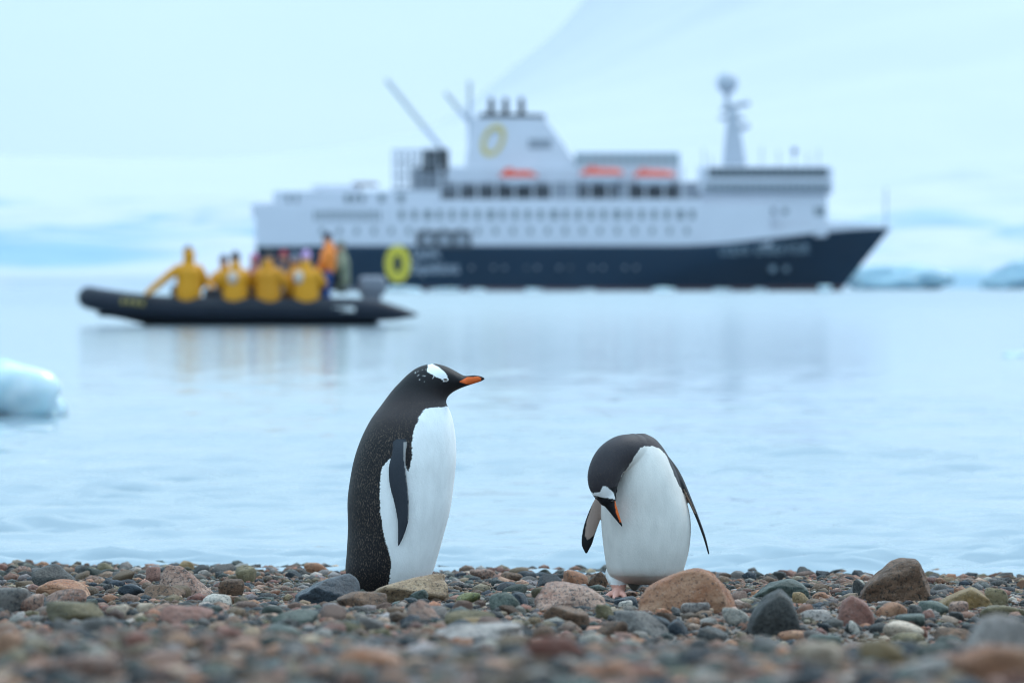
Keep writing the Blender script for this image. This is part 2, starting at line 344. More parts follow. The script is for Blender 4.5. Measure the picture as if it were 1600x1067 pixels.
# ------------------------------------------------------------------ rocks
_ico = {}
def ico(sub):
    if sub not in _ico:
        bm = bmesh.new(); bmesh.ops.create_icosphere(bm, subdivisions=sub, radius=1)
        V = np.array([v.co[:] for v in bm.verts]); T = np.array([[v.index for v in f.verts] for f in bm.faces]); bm.free(); _ico[sub] = (V, T)
    return _ico[sub]
def rock(sub, seed, k=9, npl=11, planes=None, rough=.035):
    """rounded convex-ish stone; unit half extents"""
    rng = np.random.default_rng(seed); V, T = ico(sub)
    if planes is None:
        n = rng.normal(size=(npl, 3)); n /= np.linalg.norm(n, axis=1)[:, None]; h = rng.uniform(.62, 1.0, npl)
        n = np.vstack([n, np.eye(3), -np.eye(3)]); h = np.concatenate([h, np.full(6, 1.0)])
    else:
        n, h = planes
    s = np.maximum(V @ n.T, 0) / h[None]
    r = (s ** k).sum(1) ** (-1 / k)
    W = V * r[:, None]
    if planes is None:
        mn, mxx = W.min(0), W.max(0); W = (W - (mn + mxx) / 2) / ((mxx - mn) / 2)
    d = rough * (fbm(V * 2.2 + seed % 97, seed % 991, 4) * 2.2 - 1.2 * np.abs(fbm(V * 3.1 + seed % 41, seed % 883, 3)))
    if sub >= 4: d = d + rough * .35 * fbm(V * 9 + seed % 53, seed % 977, 3)
    return W * (1 + d[:, None]), T
def outline_planes(poly, rng, wpx, hpx):
    """planes of a stone whose silhouette is the given convex outline (unit box, z up)"""
    P = np.array(poly, float); c = P.mean(0); P = P - c; n, h = [], []
    for i in range(len(P)):
        a, b2 = P[i], P[(i + 1) % len(P)]; e = b2 - a; nn = np.array([e[1], -e[0]]); nn /= np.linalg.norm(nn)
        if nn @ a < 0: nn = -nn
        y = rng.uniform(-.25, .1); v = np.array([nn[0], y, nn[1]]); v /= np.linalg.norm(v); n.append(v); h.append(nn @ a)
    for sgn in (-1, -1, -1, 1, 1):
        v = np.array([rng.normal(0, .4), sgn, rng.normal(.25, .3)]); v /= np.linalg.norm(v); n.append(v); h.append(rng.uniform(.75, 1.0) * hpx / max(hpx, wpx) if False else rng.uniform(.32, .45))
    return (np.array(n), np.array(h)), c

def px_scale(d): return d / F
# (left, right, top, base, stone kind, roundness k, label[, outline in 0..1 box])
ROCKS = [
 (47, 119, 882, 918, 'dark', 9, 'dark grey blocky stone with flat top near the water edge', [(0, .15), (.02, .85), (.35, 1), (.62, .98), (.95, .5), (1, .1), (.9, 0), (.1, 0)]),
 (52, 143, 907, 936, 'orange', 6, 'long rusty orange stone arched above smaller pebbles'),
 (68, 135, 920, 955, 'pink', 5, 'rounded mauve and grey mottled stone below the long rusty orange stone'),
 (245, 340, 884, 932, 'pink', 9, 'large pale pink granite wedge with its peak at one end', [(0, 0), (.02, .6), (.12, 1), (.4, .95), (.75, .5), (1, .12), (.97, 0)]),
 (224, 290, 914, 940, 'brown', 9, 'flat grey brown triangular stone leaning on the pale pink granite wedge'),
 (340, 381, 904, 934, 'brown', 5, 'round pinkish brown stone beside the pale pink granite wedge'),
 (367, 401, 883, 910, 'olive', 8, 'small olive angular stone behind the round pinkish brown stone'),
 (457, 562, 898, 946, 'slate', 12, 'dark blue slate wedge lying at the tail of the upright penguin', [(0, .1), (.05, .4), (.45, .8), (.85, 1), (.93, .92), (1, .5), (.98, .1), (.5, 0), (.1, 0)]),
 (182, 229, 912, 934, 'slate', 8, 'flat dark slate stone beside the flat grey brown triangular stone'),
 (315, 362, 928, 950, 'white', 6, 'white and grey streaked quartz stone below the round pinkish brown stone'),
 (212, 241, 942, 960, 'cream', 4, 'small smooth cream pebble below the flat grey brown triangular stone'),
 (164, 201, 944, 967, 'cream', 5, 'tan rounded stone near the small smooth cream pebble'),
 (248, 332, 947, 980, 'red', 6, 'large soft red stone in front of the pale pink granite wedge'),
 (112, 182, 965, 997, 'grey', 6, 'flat pale grey stone beside the wide beige olive stone'),
 (66, 165, 942, 978, 'olive', 6, 'wide beige olive stone below the mauve mottled stone'),
 (-22, 45, 918, 958, 'grey', 6, 'big grey cream stone half out of the picture near the mauve mottled stone'),
 (31, 68, 928, 960, 'pink', 5, 'small pink grey stone between the big grey cream stone and the mauve one'),
 (-10, 33, 985, 1030, 'orange', 6, 'blurred orange cream stone lying low at the beach crest'),
 (25, 182, 1026, 1066, 'pink', 6, 'wide flat pale pink slab, very blurred, on the near crest'),
 (423, 497, 953, 978, 'green', 7, 'pale green slab in front of the dark blue slate wedge'),
 (413, 472, 975, 1000, 'green', 7, 'blue green slab lower than the pale green slab'),
 (520, 628, 1014, 1052, 'orange', 6, 'broad blurred orange stone on the near crest'),
 (115, 140, 883, 898, 'dark', 6, 'small black stone beside the dark grey blocky stone'),
 (150, 178, 879, 898, 'olive', 8, 'small grey olive pointed stone at the water edge'),
 (276, 303, 876, 892, 'ochre', 5, 'small ochre stone at the water edge behind the pale pink granite wedge'),
 (227, 250, 886, 911, 'red', 7, 'small red stone tucked against the pale pink granite wedge'),
 (474, 516, 879, 898, 'orange', 6, 'flat orange stone at the water edge behind the dark blue slate wedge'),
 (10, 26, 883, 894, 'dark', 6, 'tiny black stone at the water edge'),
 (26, 49, 884, 899, 'pink', 6, 'small pinkish stone between the tiny black stone and the dark grey block'),
 (562, 703, 897, 944, 'tan', 12, 'large tan brown block with a flat sloping top before the upright penguin', [(0, .05), (.08, .45), (.2, .68), (.55, .82), (.85, 1), (.95, .95), (1, .3), (.97, .03), (.5, 0)]),
 (525, 604, 925, 953, 'brown', 8, 'flat mauve brown slab against the large tan brown block'),
 (639, 669, 921, 944, 'green', 6, 'small grey green stone resting against the large tan brown block'),
 (712, 751, 926, 942, 'moss', 5, 'small stone spotted with green lichen'),
 (765, 814, 926, 956, 'green', 9, 'blue green angular slate stone between the two penguins'),
 (790, 826, 926, 948, 'slate', 6, 'smooth blue grey stone behind the blue green angular slate'),
 (635, 691, 937, 978, 'pink', 8, 'pale pink granite stone with a pointed top below the tan brown block', [(0, .1), (.05, .8), (.3, 1), (.6, .85), (1, .35), (.95, 0), (.1, 0)]),
 (695, 775, 954, 985, 'olive', 4, 'smooth rounded grey olive cobble'),
 (716, 761, 965, 987, 'ochre', 5, 'small tan stone in front of the smooth grey olive cobble'),
 (670, 817, 977, 1006, 'gneiss', 6, 'long pale slab, blurred, in front of the smooth grey olive cobble'),
 (849, 922, 947, 982, 'brown', 9, 'dark pinkish rough stone below the black and white speckled granite'),
 (835, 947, 911, 955, 'pink', 6, 'long granite cobble with black and white speckles beside the bowing penguin', [(0, .1), (.02, .6), (.15, .95), (.45, .98), (.8, .8), (1, .5), (.98, .1), (.8, 0), (.1, 0)]),
 (880, 919, 890, 919, 'orange', 5, 'orange brown round stone at the water edge behind the speckled granite'),
 (919, 950, 893, 919, 'brown', 5, 'dark brown stone at the water edge beside the orange brown round one'),
 (998, 1152, 889, 958, 'orange', 7, 'large pink orange granite boulder at the feet of the bowing penguin', [(0, .02), (.0, .35), (.18, .7), (.5, .98), (.68, 1), (.85, .8), (.98, .4), (1, .1), (.9, 0), (.1, 0)]),
 (959, 998, 932, 951, 'slate', 7, 'dark blue pebble at the foot of the bowing penguin'),
 (965, 989, 938, 952, 'white', 5, 'small white pebble lying on the dark blue pebble'),
 (961, 1045, 955, 998, 'grey', 9, 'flat blue grey slab tilted towards the large pink orange boulder'),
 (930, 982, 970, 998, 'brown', 11, 'reddish brown triangular stone against the flat blue grey slab'),
 (831, 870, 977, 1002, 'brown', 7, 'dark brown blurred peak of stone on the crest'),
 (817, 915, 994, 1042, 'red', 6, 'large blurred rose red stone on the near crest'),
 (744, 786, 1020, 1044, 'slate', 6, 'blurred blue grey stone beside the rose red stone'),
 (1041, 1076, 968, 993, 'slate', 5, 'smooth black blue cobble beyond the flat blue grey slab'),
 (930, 959, 944, 968, 'olive', 5, 'smooth grey green stone below the speckled granite'),
 (733, 779, 890, 906, 'pink', 6, 'low pinkish stone at the water edge between the penguins'),
 (782, 817, 894, 912, 'brown', 5, 'low brown stone at the water edge between the penguins'),
 (1169, 1271, 905, 938, 'green', 6, 'low dark green boulder behind the dark pointed stone', [(0, 0), (.15, .45), (.4, .85), (.65, 1), (.9, .7), (1, .1), (.95, 0)]),
 (1166, 1250, 922, 995, 'dark', 8, 'tall dark grey stone with a pointed top and muddy foot', [(0, .1), (.05, .5), (.3, .85), (.6, 1), (.85, .8), (1, .35), (.92, .05), (.5, 0)]),
 (1346, 1458, 873, 942, 'brown', 7, 'big brown boulder standing at the water edge', [(.05, 0), (.0, .4), (.25, .75), (.5, .97), (.78, 1), (.9, .75), (1, .25), (.95, 0)]),
 (1332, 1364, 904, 934, 'dark', 12, 'upright black slate leaning on the big brown boulder', [(0, 0), (.02, .9), (.2, 1), (.8, .5), (1, .1), (.9, 0)]),
 (1456, 1555, 918, 952, 'ochre', 8, 'low ochre stone beside the big brown boulder', [(0, .05), (.3, .6), (.65, 1), (.85, .7), (1, .15), (.95, 0)]),
 (1540, 1576, 918, 948, 'olive', 6, 'grey olive stone behind the low ochre stone'),
 (1309, 1369, 931, 980, 'red', 7, 'round rose red granite stone below the black slate', [(0, .3), (.1, .8), (.4, 1), (.8, .75), (1, .45), (.9, .05), (.15, 0)]),
 (1369, 1420, 941, 965, 'orange', 7, 'flat orange stone beside the round rose red granite'),
 (1435, 1486, 939, 961, 'green', 5, 'smooth grey green stone in front of the low ochre stone'),
 (1484, 1514, 939, 963, 'pink', 4, 'small round pink stone in front of the low ochre stone'),
 (1509, 1616, 960, 1030, 'gneiss', 7, 'big pale grey stone with white grain', [(0, .1), (.08, .5), (.3, .9), (.6, 1), (1, .85), (1, 0), (.1, 0)]),
 (1485, 1625, 1010, 1072, 'orange', 7, 'big blurred rust orange stone below the big pale grey stone'),
 (1343, 1425, 999, 1043, 'ochre', 13, 'two sided brown and ochre angular stone', [(0, .6), (.05, .95), (.45, 1), (.75, .75), (1, .3), (.9, .1), (.5, 0), (.3, .05)]),
 (1234, 1316, 1005, 1044, 'cream', 7, 'pale pink flat slab near the crest'),
 (1175, 1236, 995, 1026, 'grey', 5, 'smooth mid grey cobble below the tall dark stone'),
 (1381, 1446, 971, 997, 'cream', 4, 'smooth oval beige pink cobble'),
 (1390, 1448, 988, 1012, 'olive', 4, 'smooth oval olive green cobble under the beige pink one'),
 (1327, 1344, 970, 990, 'white', 6, 'small white pebble speckled black by the rose red granite'),
 (1252, 1301, 953, 972, 'gneiss', 6, 'pale grey flat stone between the dark pointed stone and the rose red granite'),
 (1257, 1316, 992, 1018, 'green', 7, 'dark green flat stone above the pale pink flat slab'),
 (1456, 1490, 1001, 1028, 'green', 7, 'blue green small angular stone near the big pale grey stone'),
 (1064, 1110, 941, 962, 'gneiss', 6, 'pale grey granite stone at the foot of the large pink orange boulder'),
 (1106, 1129, 938, 958, 'white', 9, 'greenish white cube shaped stone at the foot of the large pink orange boulder'),
 (1530, 1606, 946, 970, 'olive', 6, 'long brown olive stone above the big pale grey stone'),
 (1414, 1502, 1028, 1068, 'grey', 6, 'blurred pale grey stone beside the rust orange one'),
 (1225, 1320, 1052, 1075, 'slate', 6, 'blurred blue grey stone low on the near crest'),
 (1085, 1138, 980, 1012, 'dark', 8, 'dark angular stone beside the smooth black blue cobble'),
 (1215, 1257, 985, 1005, 'orange', 6, 'small rough pink orange stone at the foot of the tall dark stone'),
 (1238, 1267, 925, 946, 'ochre', 5, 'small yellowish stone beside the low dark green boulder'),
 (1269, 1299, 925, 940, 'orange', 6, 'small orange stone beyond the small yellowish stone'),
 (1441, 1462, 953, 970, 'red', 5, 'small red pebble between green stones'),
 (1400, 1446, 959, 979, 'green', 5, 'flat green stone below the flat orange stone'),
 (1420, 1442, 945, 964, 'dark', 6, 'small black stone between the flat orange and grey green stones'),
 (1460, 1521, 981, 1003, 'brown', 7, 'low brown stone next to the oval cobbles'),
 (1128, 1172, 950, 978, 'white', 6, 'streaked white grey stone beside the tall dark stone'),
]
hero_xy = []
for i, rk in enumerate(ROCKS):
    l, r_, tp, bs, kind, kk, label = rk[:7]; cx = (l + r_) / 2
    x, d, g = ray_ground(cx, bs); s = px_scale(d); wd, ht = (r_ - l) * s, (bs - tp) * s
    big = wd > .09; sub = 5 if wd > .15 else (4 if big else 3)
    rng = np.random.default_rng(100 + i)
    dep = max(wd * rng.uniform(.6, .85), ht * .9); emb = .22 * ht
    if len(rk) > 7:
        pl, c = outline_planes(rk[7], rng, wd, ht)
        V, T = rock(sub, 100 + i, k=kk * 1.3 + 7, planes=pl, rough=.09)
        V = V.copy(); mn, mxx = V.min(0), V.max(0); V = (V - (mn + mxx) / 2) / ((mxx - mn) / 2)
    else:
        V, T = rock(sub, 100 + i, k=kk * 1.7, rough=.09)
    V = V * [wd / 2, dep / 2, (ht + emb) / 2]
    zc = g - emb + (ht + emb) / 2
    o = mesh_obj('rock' if wd > .1 else 'stone', V, T, SM[kind], loc=(x, d + dep * .35, zc))
    tag(o, label, 'rock' if wd > .1 else 'stone', 'larger stones on the beach')
    hero_xy.append((x, d + dep * .35, wd / 2, dep / 2))
hero_xy = np.array(hero_xy)
def clear(x, y, m=.0):
    return (((x - hero_xy[:, 0]) / (hero_xy[:, 2] * .85 + m)) ** 2 + ((y - hero_xy[:, 1]) / (hero_xy[:, 3] * .85 + m)) ** 2).min() > 1

# medium stones: individuals that share a few meshes
KN = [('pink', 'pink granite'), ('orange', 'orange'), ('brown', 'brown'), ('tan', 'tan'), ('dark', 'black'), ('slate', 'dark blue'), ('green', 'grey green'), ('grey', 'grey'), ('gneiss', 'pale grey'), ('cream', 'cream'), ('red', 'dull red'), ('olive', 'olive')]
WG = np.array([16, 8, 12, 10, 12, 9, 10, 12, 6, 5, 6, 5], float); WG /= WG.sum()
protos = {}
for kn, _ in KN:
    for sh in range(3):
        V, T = rock(3, 500 + len(protos), k=(6, 11, 20)[sh], rough=.08); V = V * ([1, .85, .62], [1, .8, .5], [1, .75, .7])[sh]
        o = mesh_obj('stone', V, T, SM[kn]); protos[kn, sh] = o.data; bpy.data.objects.remove(o)
import re
SHORT = [re.split(r' (?:with|near|beside|below|lying|at|in|behind|leaning|arched|half|between|against|tucked|before|resting|spotted|beyond|standing|low|lower|on|above|under|next|by|speckled|tilted),? |,', rk[6])[0] for rk in ROCKS]
SHN = ['smooth rounded', 'flattish', 'angular']
cnt = 0; tries = 0
while cnt < 205 and tries < 6000:
    tries += 1
    d = 17.4 - 8.4 * random.random() ** 1.5; x = random.uniform(-1, 1) * (.092 * d)
    if not clear(x, d, .02): continue
    kn, nm = KN[RNG.choice(len(KN), p=WG)]; sh = random.randrange(3); r_ = random.choice([.013, .016, .02, .025, .031]) * random.uniform(.9, 1.15)
    o = link('stone', protos[kn, sh]); o.scale = (r_, r_, r_); o.rotation_euler = (random.uniform(-.35, .35), random.uniform(-.35, .35), random.uniform(0, 6.28))
    o.location = (x, d, float(ground(x, d)) + r_ * .35)
    hi = int(np.argmin((hero_xy[:, 0] - x) ** 2 + (hero_xy[:, 1] - d) ** 2))
    lab = f'small {SHN[sh]} {nm} stone by the {SHORT[hi]}'
    tag(o, lab, 'stone', f'small {nm} stones by the {SHORT[hi]}'); cnt += 1

FEET = [((966 - 800) / F * 14.6, 14.45)]
# remaining pebbles: one mass of real stones
def pebbles(name, n, sub, rmin, rmax, dlo, dhi, pw, extra, label, seed, lift):
    rng = np.random.default_rng(seed); shapes = [rock(sub, 900 + seed * 20 + j, k=7 + 2 * (j % 6), rough=.06 if sub > 0 else 0)[0] for j in range(10)]; T = ico(sub)[1]
    d = dlo + (dhi - dlo) * rng.random(n) ** pw; x = rng.uniform(-1, 1, n) * (.09 * d + extra)
    keep = np.array([(((x - fx) / .05) ** 2 + ((d - fy) / .14) ** 2) > 1 for fx, fy in FEET]).all(0); x, d = x[keep], d[keep]; n = len(x)
    r = rmin * (rmax / rmin) ** (rng.random(n) ** 1.6)
    nv = len(shapes[0]); ang = rng.uniform(0, 6.28, n); tl = rng.normal(0, .3, n)
    sx, sy, sz = r * rng.uniform(.85, 1.3, n), r * rng.uniform(.75, 1.1, n), r * rng.uniform(.45, .85, n)
    pick = rng.integers(0, 10, n); S = np.stack(shapes)[pick] * np.stack([sx, sy, sz], 1)[:, None]
    c, s = np.cos(tl), np.sin(tl); y1 = S[..., 1] * c[:, None] - S[..., 2] * s[:, None]; z1 = S[..., 1] * s[:, None] + S[..., 2] * c[:, None]
    c, s = np.cos(ang), np.sin(ang); X = S[..., 0] * c[:, None] - y1 * s[:, None]; Y = S[..., 0] * s[:, None] + y1 * c[:, None]
    gz = ground(x, d); X += x[:, None]; Y += d[:, None]; Z = z1 + (gz + sz * (lift + .5 * rng.random(n)))[:, None]
    V = np.stack([X, Y, Z], -1).reshape(-1, 3); TT = (T[None] + (np.arange(n) * nv)[:, None, None]).reshape(-1, 3)
    pc = np.array([p[0] for p in PAL]); pw_ = np.array([p[1] for p in PAL], float); pw_ /= pw_.sum()
    col = pc[rng.choice(len(pc), n, p=pw_)] * [1.12, 1.0, .92] * rng.uniform(.4, 1.25, (n, 1)) * rng.uniform(.93, 1.07, (n, 3))
    col = np.repeat(np.column_stack([col, np.ones(n)]), nv, 0)
    o = mesh_obj(name, V, TT, SM_MIX, col=col, smooth=True); return tag(o, label, 'pebbles', kind='stuff')
pebbles('pebbles', 9500, 1, .009, .024, 6.0, 18.3, .75, .45, 'mixed brown, grey and pink pebbles covering the beach', 1, .1)
pebbles('pebbles', 3200, 1, .008, .026, 5.2, 9.2, 1.0, .4, 'brown and grey pebbles covering the near crest of the beach', 3, -.25)
pebbles('gravel', 52000, 0, .0035, .009, 6.2, 18.2, .66, .35, 'fine gravel between the beach pebbles', 2, .2)

# ------------------------------------------------------------------ penguins
def feather_mat(name):
    m, t, b = nodes(name); N = t.nodes.new; L = t.links.new
    at = N('ShaderNodeAttribute'); at.attribute_name = 'Col'; tcn = N('ShaderNodeTexCoord')
    mpn = N('ShaderNodeMapping'); mpn.inputs['Scale'].default_value = (1, 1, .38); L(tcn.outputs['Object'], mpn.inputs[0])
    n = N('ShaderNodeTexNoise'); n.inputs['Scale'].default_value = 420; n.inputs['Detail'].default_value = 3; L(mpn.outputs[0], n.inputs['Vector'])
    n2 = N('ShaderNodeTexNoise'); n2.inputs['Scale'].default_value = 45; n2.inputs['Detail'].default_value = 5; L(mpn.outputs[0], n2.inputs['Vector'])
    r = N('ShaderNodeMapRange'); r.inputs[1].default_value = .52; r.inputs[2].default_value = .72; L(n.outputs[0], r.inputs[0])
    mu = N('ShaderNodeMath'); mu.operation = 'MULTIPLY'; L(r.outputs[0], mu.inputs[0]); L(at.outputs['Alpha'], mu.inputs[1])
    x = N('ShaderNodeMix'); x.data_type = 'RGBA'; L(mu.outputs[0], x.inputs['Factor']); L(at.outputs['Color'], x.inputs['A']); x.inputs['B'].default_value = (.13, .095, .075, 1)
    x2 = N('ShaderNodeMix'); x2.data_type = 'RGBA'; x2.blend_type = 'MULTIPLY'; r2 = N('ShaderNodeMapRange'); r2.inputs[1].default_value = .3; r2.inputs[2].default_value = .7; r2.inputs[3].default_value = .93; r2.inputs[4].default_value = 1.05
    L(n2.outputs[0], r2.inputs[0]); x2.inputs['Factor'].default_value = 1; L(x.outputs['Result'], x2.inputs['A']); L(r2.outputs[0], x2.inputs['B'])
    L(x2.outputs['Result'], b.inputs['Base Color']); b.inputs['Roughness'].default_value = .6; b.inputs['Specular IOR Level'].default_value = .2
    b.inputs['Sheen Weight'].default_value = .03; b.inputs['Sheen Roughness'].default_value = .5
    ad = N('ShaderNodeMath'); ad.operation = 'ADD'; L(n.outputs[0], ad.inputs[0]); L(n2.outputs[0], ad.inputs[1])
    bp = N('ShaderNodeBump'); bp.inputs['Strength'].default_value = .35; bp.inputs['Distance'].default_value = .003; L(ad.outputs[0], bp.inputs['Height']); L(bp.outputs[0], b.inputs['Normal'])
    return m
FEATHER = feather_mat('feathers')
EYE = simple('eye', (.02, .012, .01), .15); EYE_RIM = simple('eye_rim', (.75, .72, .68), .5)

def foot_comps(x, y, z, s, yaw, up):
    """leg and three webbed toes, local metres; s scale; yaw direction of the toes"""
    c, sn = math.cos(yaw), math.sin(yaw); out = [tube([(x, y, z + up), (x, y, z + .02 * s), (x + .01 * c * s, y + .01 * sn * s, z + .012 * s)], [.0175 * s, .0165 * s, .015 * s])]
    for a, ln in ((-.42, .062), (0, .078), (.42, .062)):
        cc, ss = math.cos(yaw + a), math.sin(yaw + a)
        out.append(tube([(x, y, z + .012 * s), (x + cc * ln * .55 * s, y + ss * ln * .55 * s, z + .011 * s), (x + cc * ln * s, y + ss * ln * s, z + .004 * s)], [.011 * s, .0085 * s, .005 * s]))
    return out

# --- upright penguin, seen from its side
dL = float(ray_ground(612, 929)[1])
def zl(zx, zy): px, py = 500 + np.asarray(zx, float) / 2.6667, 540 + np.asarray(zy, float) / 2.6667; return (px - 800) / F * dL, CAM_H - (py - HOR) / F * dL
uL = dL / F / 2.6667                     # metres per trace unit
SEC = np.array([ # dorsal x,y  ventral x,y  half width
 (205, 1052, 330, 1046, 50), (152, 1018, 415, 1018, 125), (108, 950, 462, 960, 172), (111, 860, 487, 890, 196), (116, 760, 515, 790, 207), (114, 660, 541, 690, 212),
 (120, 590, 556, 590, 210), (140, 480, 567, 480, 203), (170, 390, 566, 395, 188), (210, 310, 556, 320, 162), (257, 245, 543, 275, 130), (298, 190, 528, 243, 106),
 (335, 150, 527, 226, 92), (370, 116, 537, 208, 84), (405, 92, 557, 192, 78), (442, 79, 578, 181, 71), (484, 76, 592, 175, 63), (530, 88, 603, 171, 52), (572, 110, 611, 168, 37),
 (603, 125, 620, 165, 22), (640, 123, 646, 157, 16), (670, 127, 673, 148, 10), (688, 136, 685, 141, 3)], float)
S = catmull(SEC, 150)
Dx, Dz = zl(S[:, 0], S[:, 1]); Vx, Vz = zl(S[:, 2], S[:, 3]); W = S[:, 4] * uL
gx, gz0 = zl(300, 1045); gL = float(ground(gx, dL))
C = np.stack([(Dx + Vx) / 2, 0 * Dx, (Dz + Vz) / 2], 1); A = np.stack([(Vx - Dx) / 2, 0 * Dx, (Vz - Dz) / 2], 1); B = np.stack([0 * W, W, 0 * W], 1)
body = sweep(C, A, B, 72)
comps = [body]
def flip_l(sg):
    pts = np.array([(335, 385, 30, 175), (335, 430, 28, 200), (326, 500, 36, 214), (332, 570, 38, 222), (345, 650, 31, 228), (350, 720, 23, 230), (342, 780, 13, 226), (331, 823, 3, 222)], float)
    Q = catmull(pts, 40); x, z = zl(Q[:, 0], Q[:, 1]); c = np.stack([x, sg * Q[:, 3] * uL, z], 1)
    a = np.stack([Q[:, 2] * uL, np.zeros(40) + sg * .2 * Q[:, 2] * uL, 0 * x], 1); b_ = np.stack([0 * x, np.maximum(Q[:, 2] * .30, 5) * uL, 0 * x], 1)
    return sweep(c, a, b_, 24)
comps += [flip_l(-1), flip_l(1)]
tx, tz = zl([170, 120, 85], [985, 1030, 1062]); comps.append(tube(np.stack([tx, [0, 0, 0], tz], 1), [.030, .022, .006], flat=1.6, side=(.7, 0, .7)))
for sg in (-1, 1):
    fx, _ = zl(350, 1000); comps += foot_comps(float(fx), sg * .055, gL + .004, 1.15, 0.0 + sg * -.15, .07)
me, co, nr, cid = fuse('penguin', comps, .0023, 3)
px_ = co[:, 0] / dL * F + 800; py_ = HOR + (CAM_H - co[:, 2]) / dL * F
zx, zy = (px_ - 500) * 2.6667, (py_ - 540) * 2.6667; hu, hv = (px_ - 640) * 11.23, (py_ - 555) * 11.23
jx = 10 * fbm(co * 330, 1, 4) + 8 * fbm(co * 60, 5, 2); jy = 10 * fbm(co * 330, 2, 4) + 8 * fbm(co * 60, 6, 2)
BEL = [(560, 252), (470, 256), (436, 262), (415, 295), (395, 345), (383, 400), (388, 450), (374, 518), (345, 472), (293, 466), (262, 500), (252, 580), (255, 680), (268, 770), (290, 850), (302, 900), (292, 960), (284, 1080), (600, 1080), (720, 900), (720, 252)]
white = inpoly(zx + jx, zy + jy, BEL)
head_d = sstep(300, 170, zy)
dark = np.array([.012, .0115, .014])[None] + (np.array([.048, .038, .037]) - .012)[None] * (sstep(150, 260, zy) * sstep(420, 250, zy))[:, None]
col = np.where(white[:, None], np.array([.88, .89, .90])[None], dark)
fleck = np.where(white, 0.0, .35 + .75 * sstep(240, 400, zy) * sstep(.15, .8, vnoise(co * 22, 4) + .3)); fleck *= np.where(zy < 230, .15, 1)
PATCH = [(335, 165), (400, 150), (500, 195), (590, 258), (650, 320), (668, 390), (695, 432), (650, 468), (600, 445), (560, 405), (470, 375), (380, 325), (295, 268), (318, 200), (330, 120), (400, 120)]
pw_ = inpoly(hu + jx * 2.2, hv + jy * 2.2, PATCH); spk = (vnoise(co * 600, 8) > .87) & inpoly(hu, hv, [(90, 260), (330, 240), (470, 380), (380, 470), (120, 450)])
isb = cid == 0
col[(pw_ | spk) & isb] = (.84, .86, .88); fleck[pw_] = 0
bill = isb & (hu > 870) & inpoly(hu, hv, [(870, 462), (1000, 385), (1200, 372), (1262, 408), (1258, 452), (1100, 510), (1000, 506)])
col[bill] = (.74, .135, .03); fleck[(hu > 850) & isb] = 0
fl = (cid == 1) | (cid == 2); col[fl] = (.030, .036, .048); fleck[fl] = .05
edge = fl & (zx > 352 + 12 * sstep(450, 600, zy)) & (zy < 720) & inpoly(zx, zy, [(352, 395), (420, 400), (420, 720), (369, 720), (372, 640), (364, 560), (353, 470)]); col[edge] = (.28, .27, .27)
ft = cid >= 4; col[ft] = (.62, .27, .19); fleck[ft] = 0
col[cid == 3] = (.014, .013, .015)
pen = empty('penguin', (float(gx), dL, gL)); tag(pen, 'upright penguin in profile with white eye patch and orange bill', 'penguin', 'penguins on the beach')
off = np.array([float(gx), 0, gL]); co2 = co - off; me.vertices.foreach_set('co', co2.astype(np.float32).ravel())
finish('body', me, np.column_stack([col, fleck]), FEATHER, pen)
ex, ez = (640 + 636 / 11.23 - 800) / F * dL, CAM_H - (555 + 426 / 11.23 - HOR) / F * dL
bv = BVHTree.FromPolygons(body[0].tolist(), body[1].tolist())
for sg in (-1, 1):
    hit = bv.ray_cast(Vector((ex, sg * .3, ez)), Vector((0, -sg, 0)))[0]; yy = hit.y if hit else sg * .03
    V, T = ellipsoid((ex - off[0], yy, ez - off[2]), (.0062, .0030, .0042)); e = mesh_obj('eye', V, T, EYE_RIM, pen)
    V, T = ellipsoid((ex - off[0] - .0005, yy + sg * .0016, ez - off[2] + .0012), (.0056, .0032, .0024)); mesh_obj('pupil', V, T, EYE, e)

# --- bowing penguin, seen from the front
dR = float(ray_ground(966, 937)[1])
uR = dR / F / 3.4433
def zr(zx, zy): px, py = 860 + np.asarray(zx, float) / 3.4433, 650 + np.asarray(zy, float) / 3.4433; return (px - 800) / F * dR, CAM_H - (py - HOR) / F * dR
BS = np.array([ # zy, left, right, half depth, offset towards camera
 (906, 465, 560, 40, -10), (894, 390, 640, 110, -5), (866, 330, 693, 180, 0), (830, 306, 716, 218, 0), (720, 288, 746, 246, 5), (600, 275, 756, 252, 10), (500, 275, 744, 242, 20), (400, 290, 712, 226, 32),
 (320, 318, 684, 205, 40), (240, 352, 648, 172, 48), (170, 395, 606, 128, 55), (120, 430, 562, 80, 60), (92, 462, 508, 26, 62)], float)
Q = catmull(BS, 90); x1, z1 = zr(Q[:, 1], Q[:, 0]); x2, _ = zr(Q[:, 2], Q[:, 0])
C = np.stack([(x1 + x2) / 2, -Q[:, 4] * uR, z1], 1); A = np.stack([(x2 - x1) / 2, 0 * x1, 0 * x1], 1); B = np.stack([0 * x1, Q[:, 3] * uR, 0 * x1], 1)
def path_r(P, m=60, n=36, flat=None, side=None):
    P = np.array(P, float); x, z = zr(P[:, 0], P[:, 1]); return tube(np.stack([x, -P[:, 2] * uR, z], 1), P[:, 3] * uR, m, n, flat, side)
NECK = [(510, 330, 30, 140), (482, 235, 75, 128), (440, 196, 115, 106)]
HEAD = [(440, 196, 115, 105), (378, 196, 175, 96), (322, 232, 220, 92), (291, 290, 246, 90), (281, 342, 256, 84), (287, 390, 262, 70), (301, 428, 266, 50)]
BILL = [(300, 425, 266, 50), (317, 462, 270, 32), (345, 515, 272, 19), (379, 578, 274, 5)]
gxr, _ = zr(500, 985); gR = float(ground(gxr, dR))
comps = [sweep(C, A, B, 64), path_r(NECK), path_r(HEAD, 90, 44), path_r(BILL, 40, 24)]
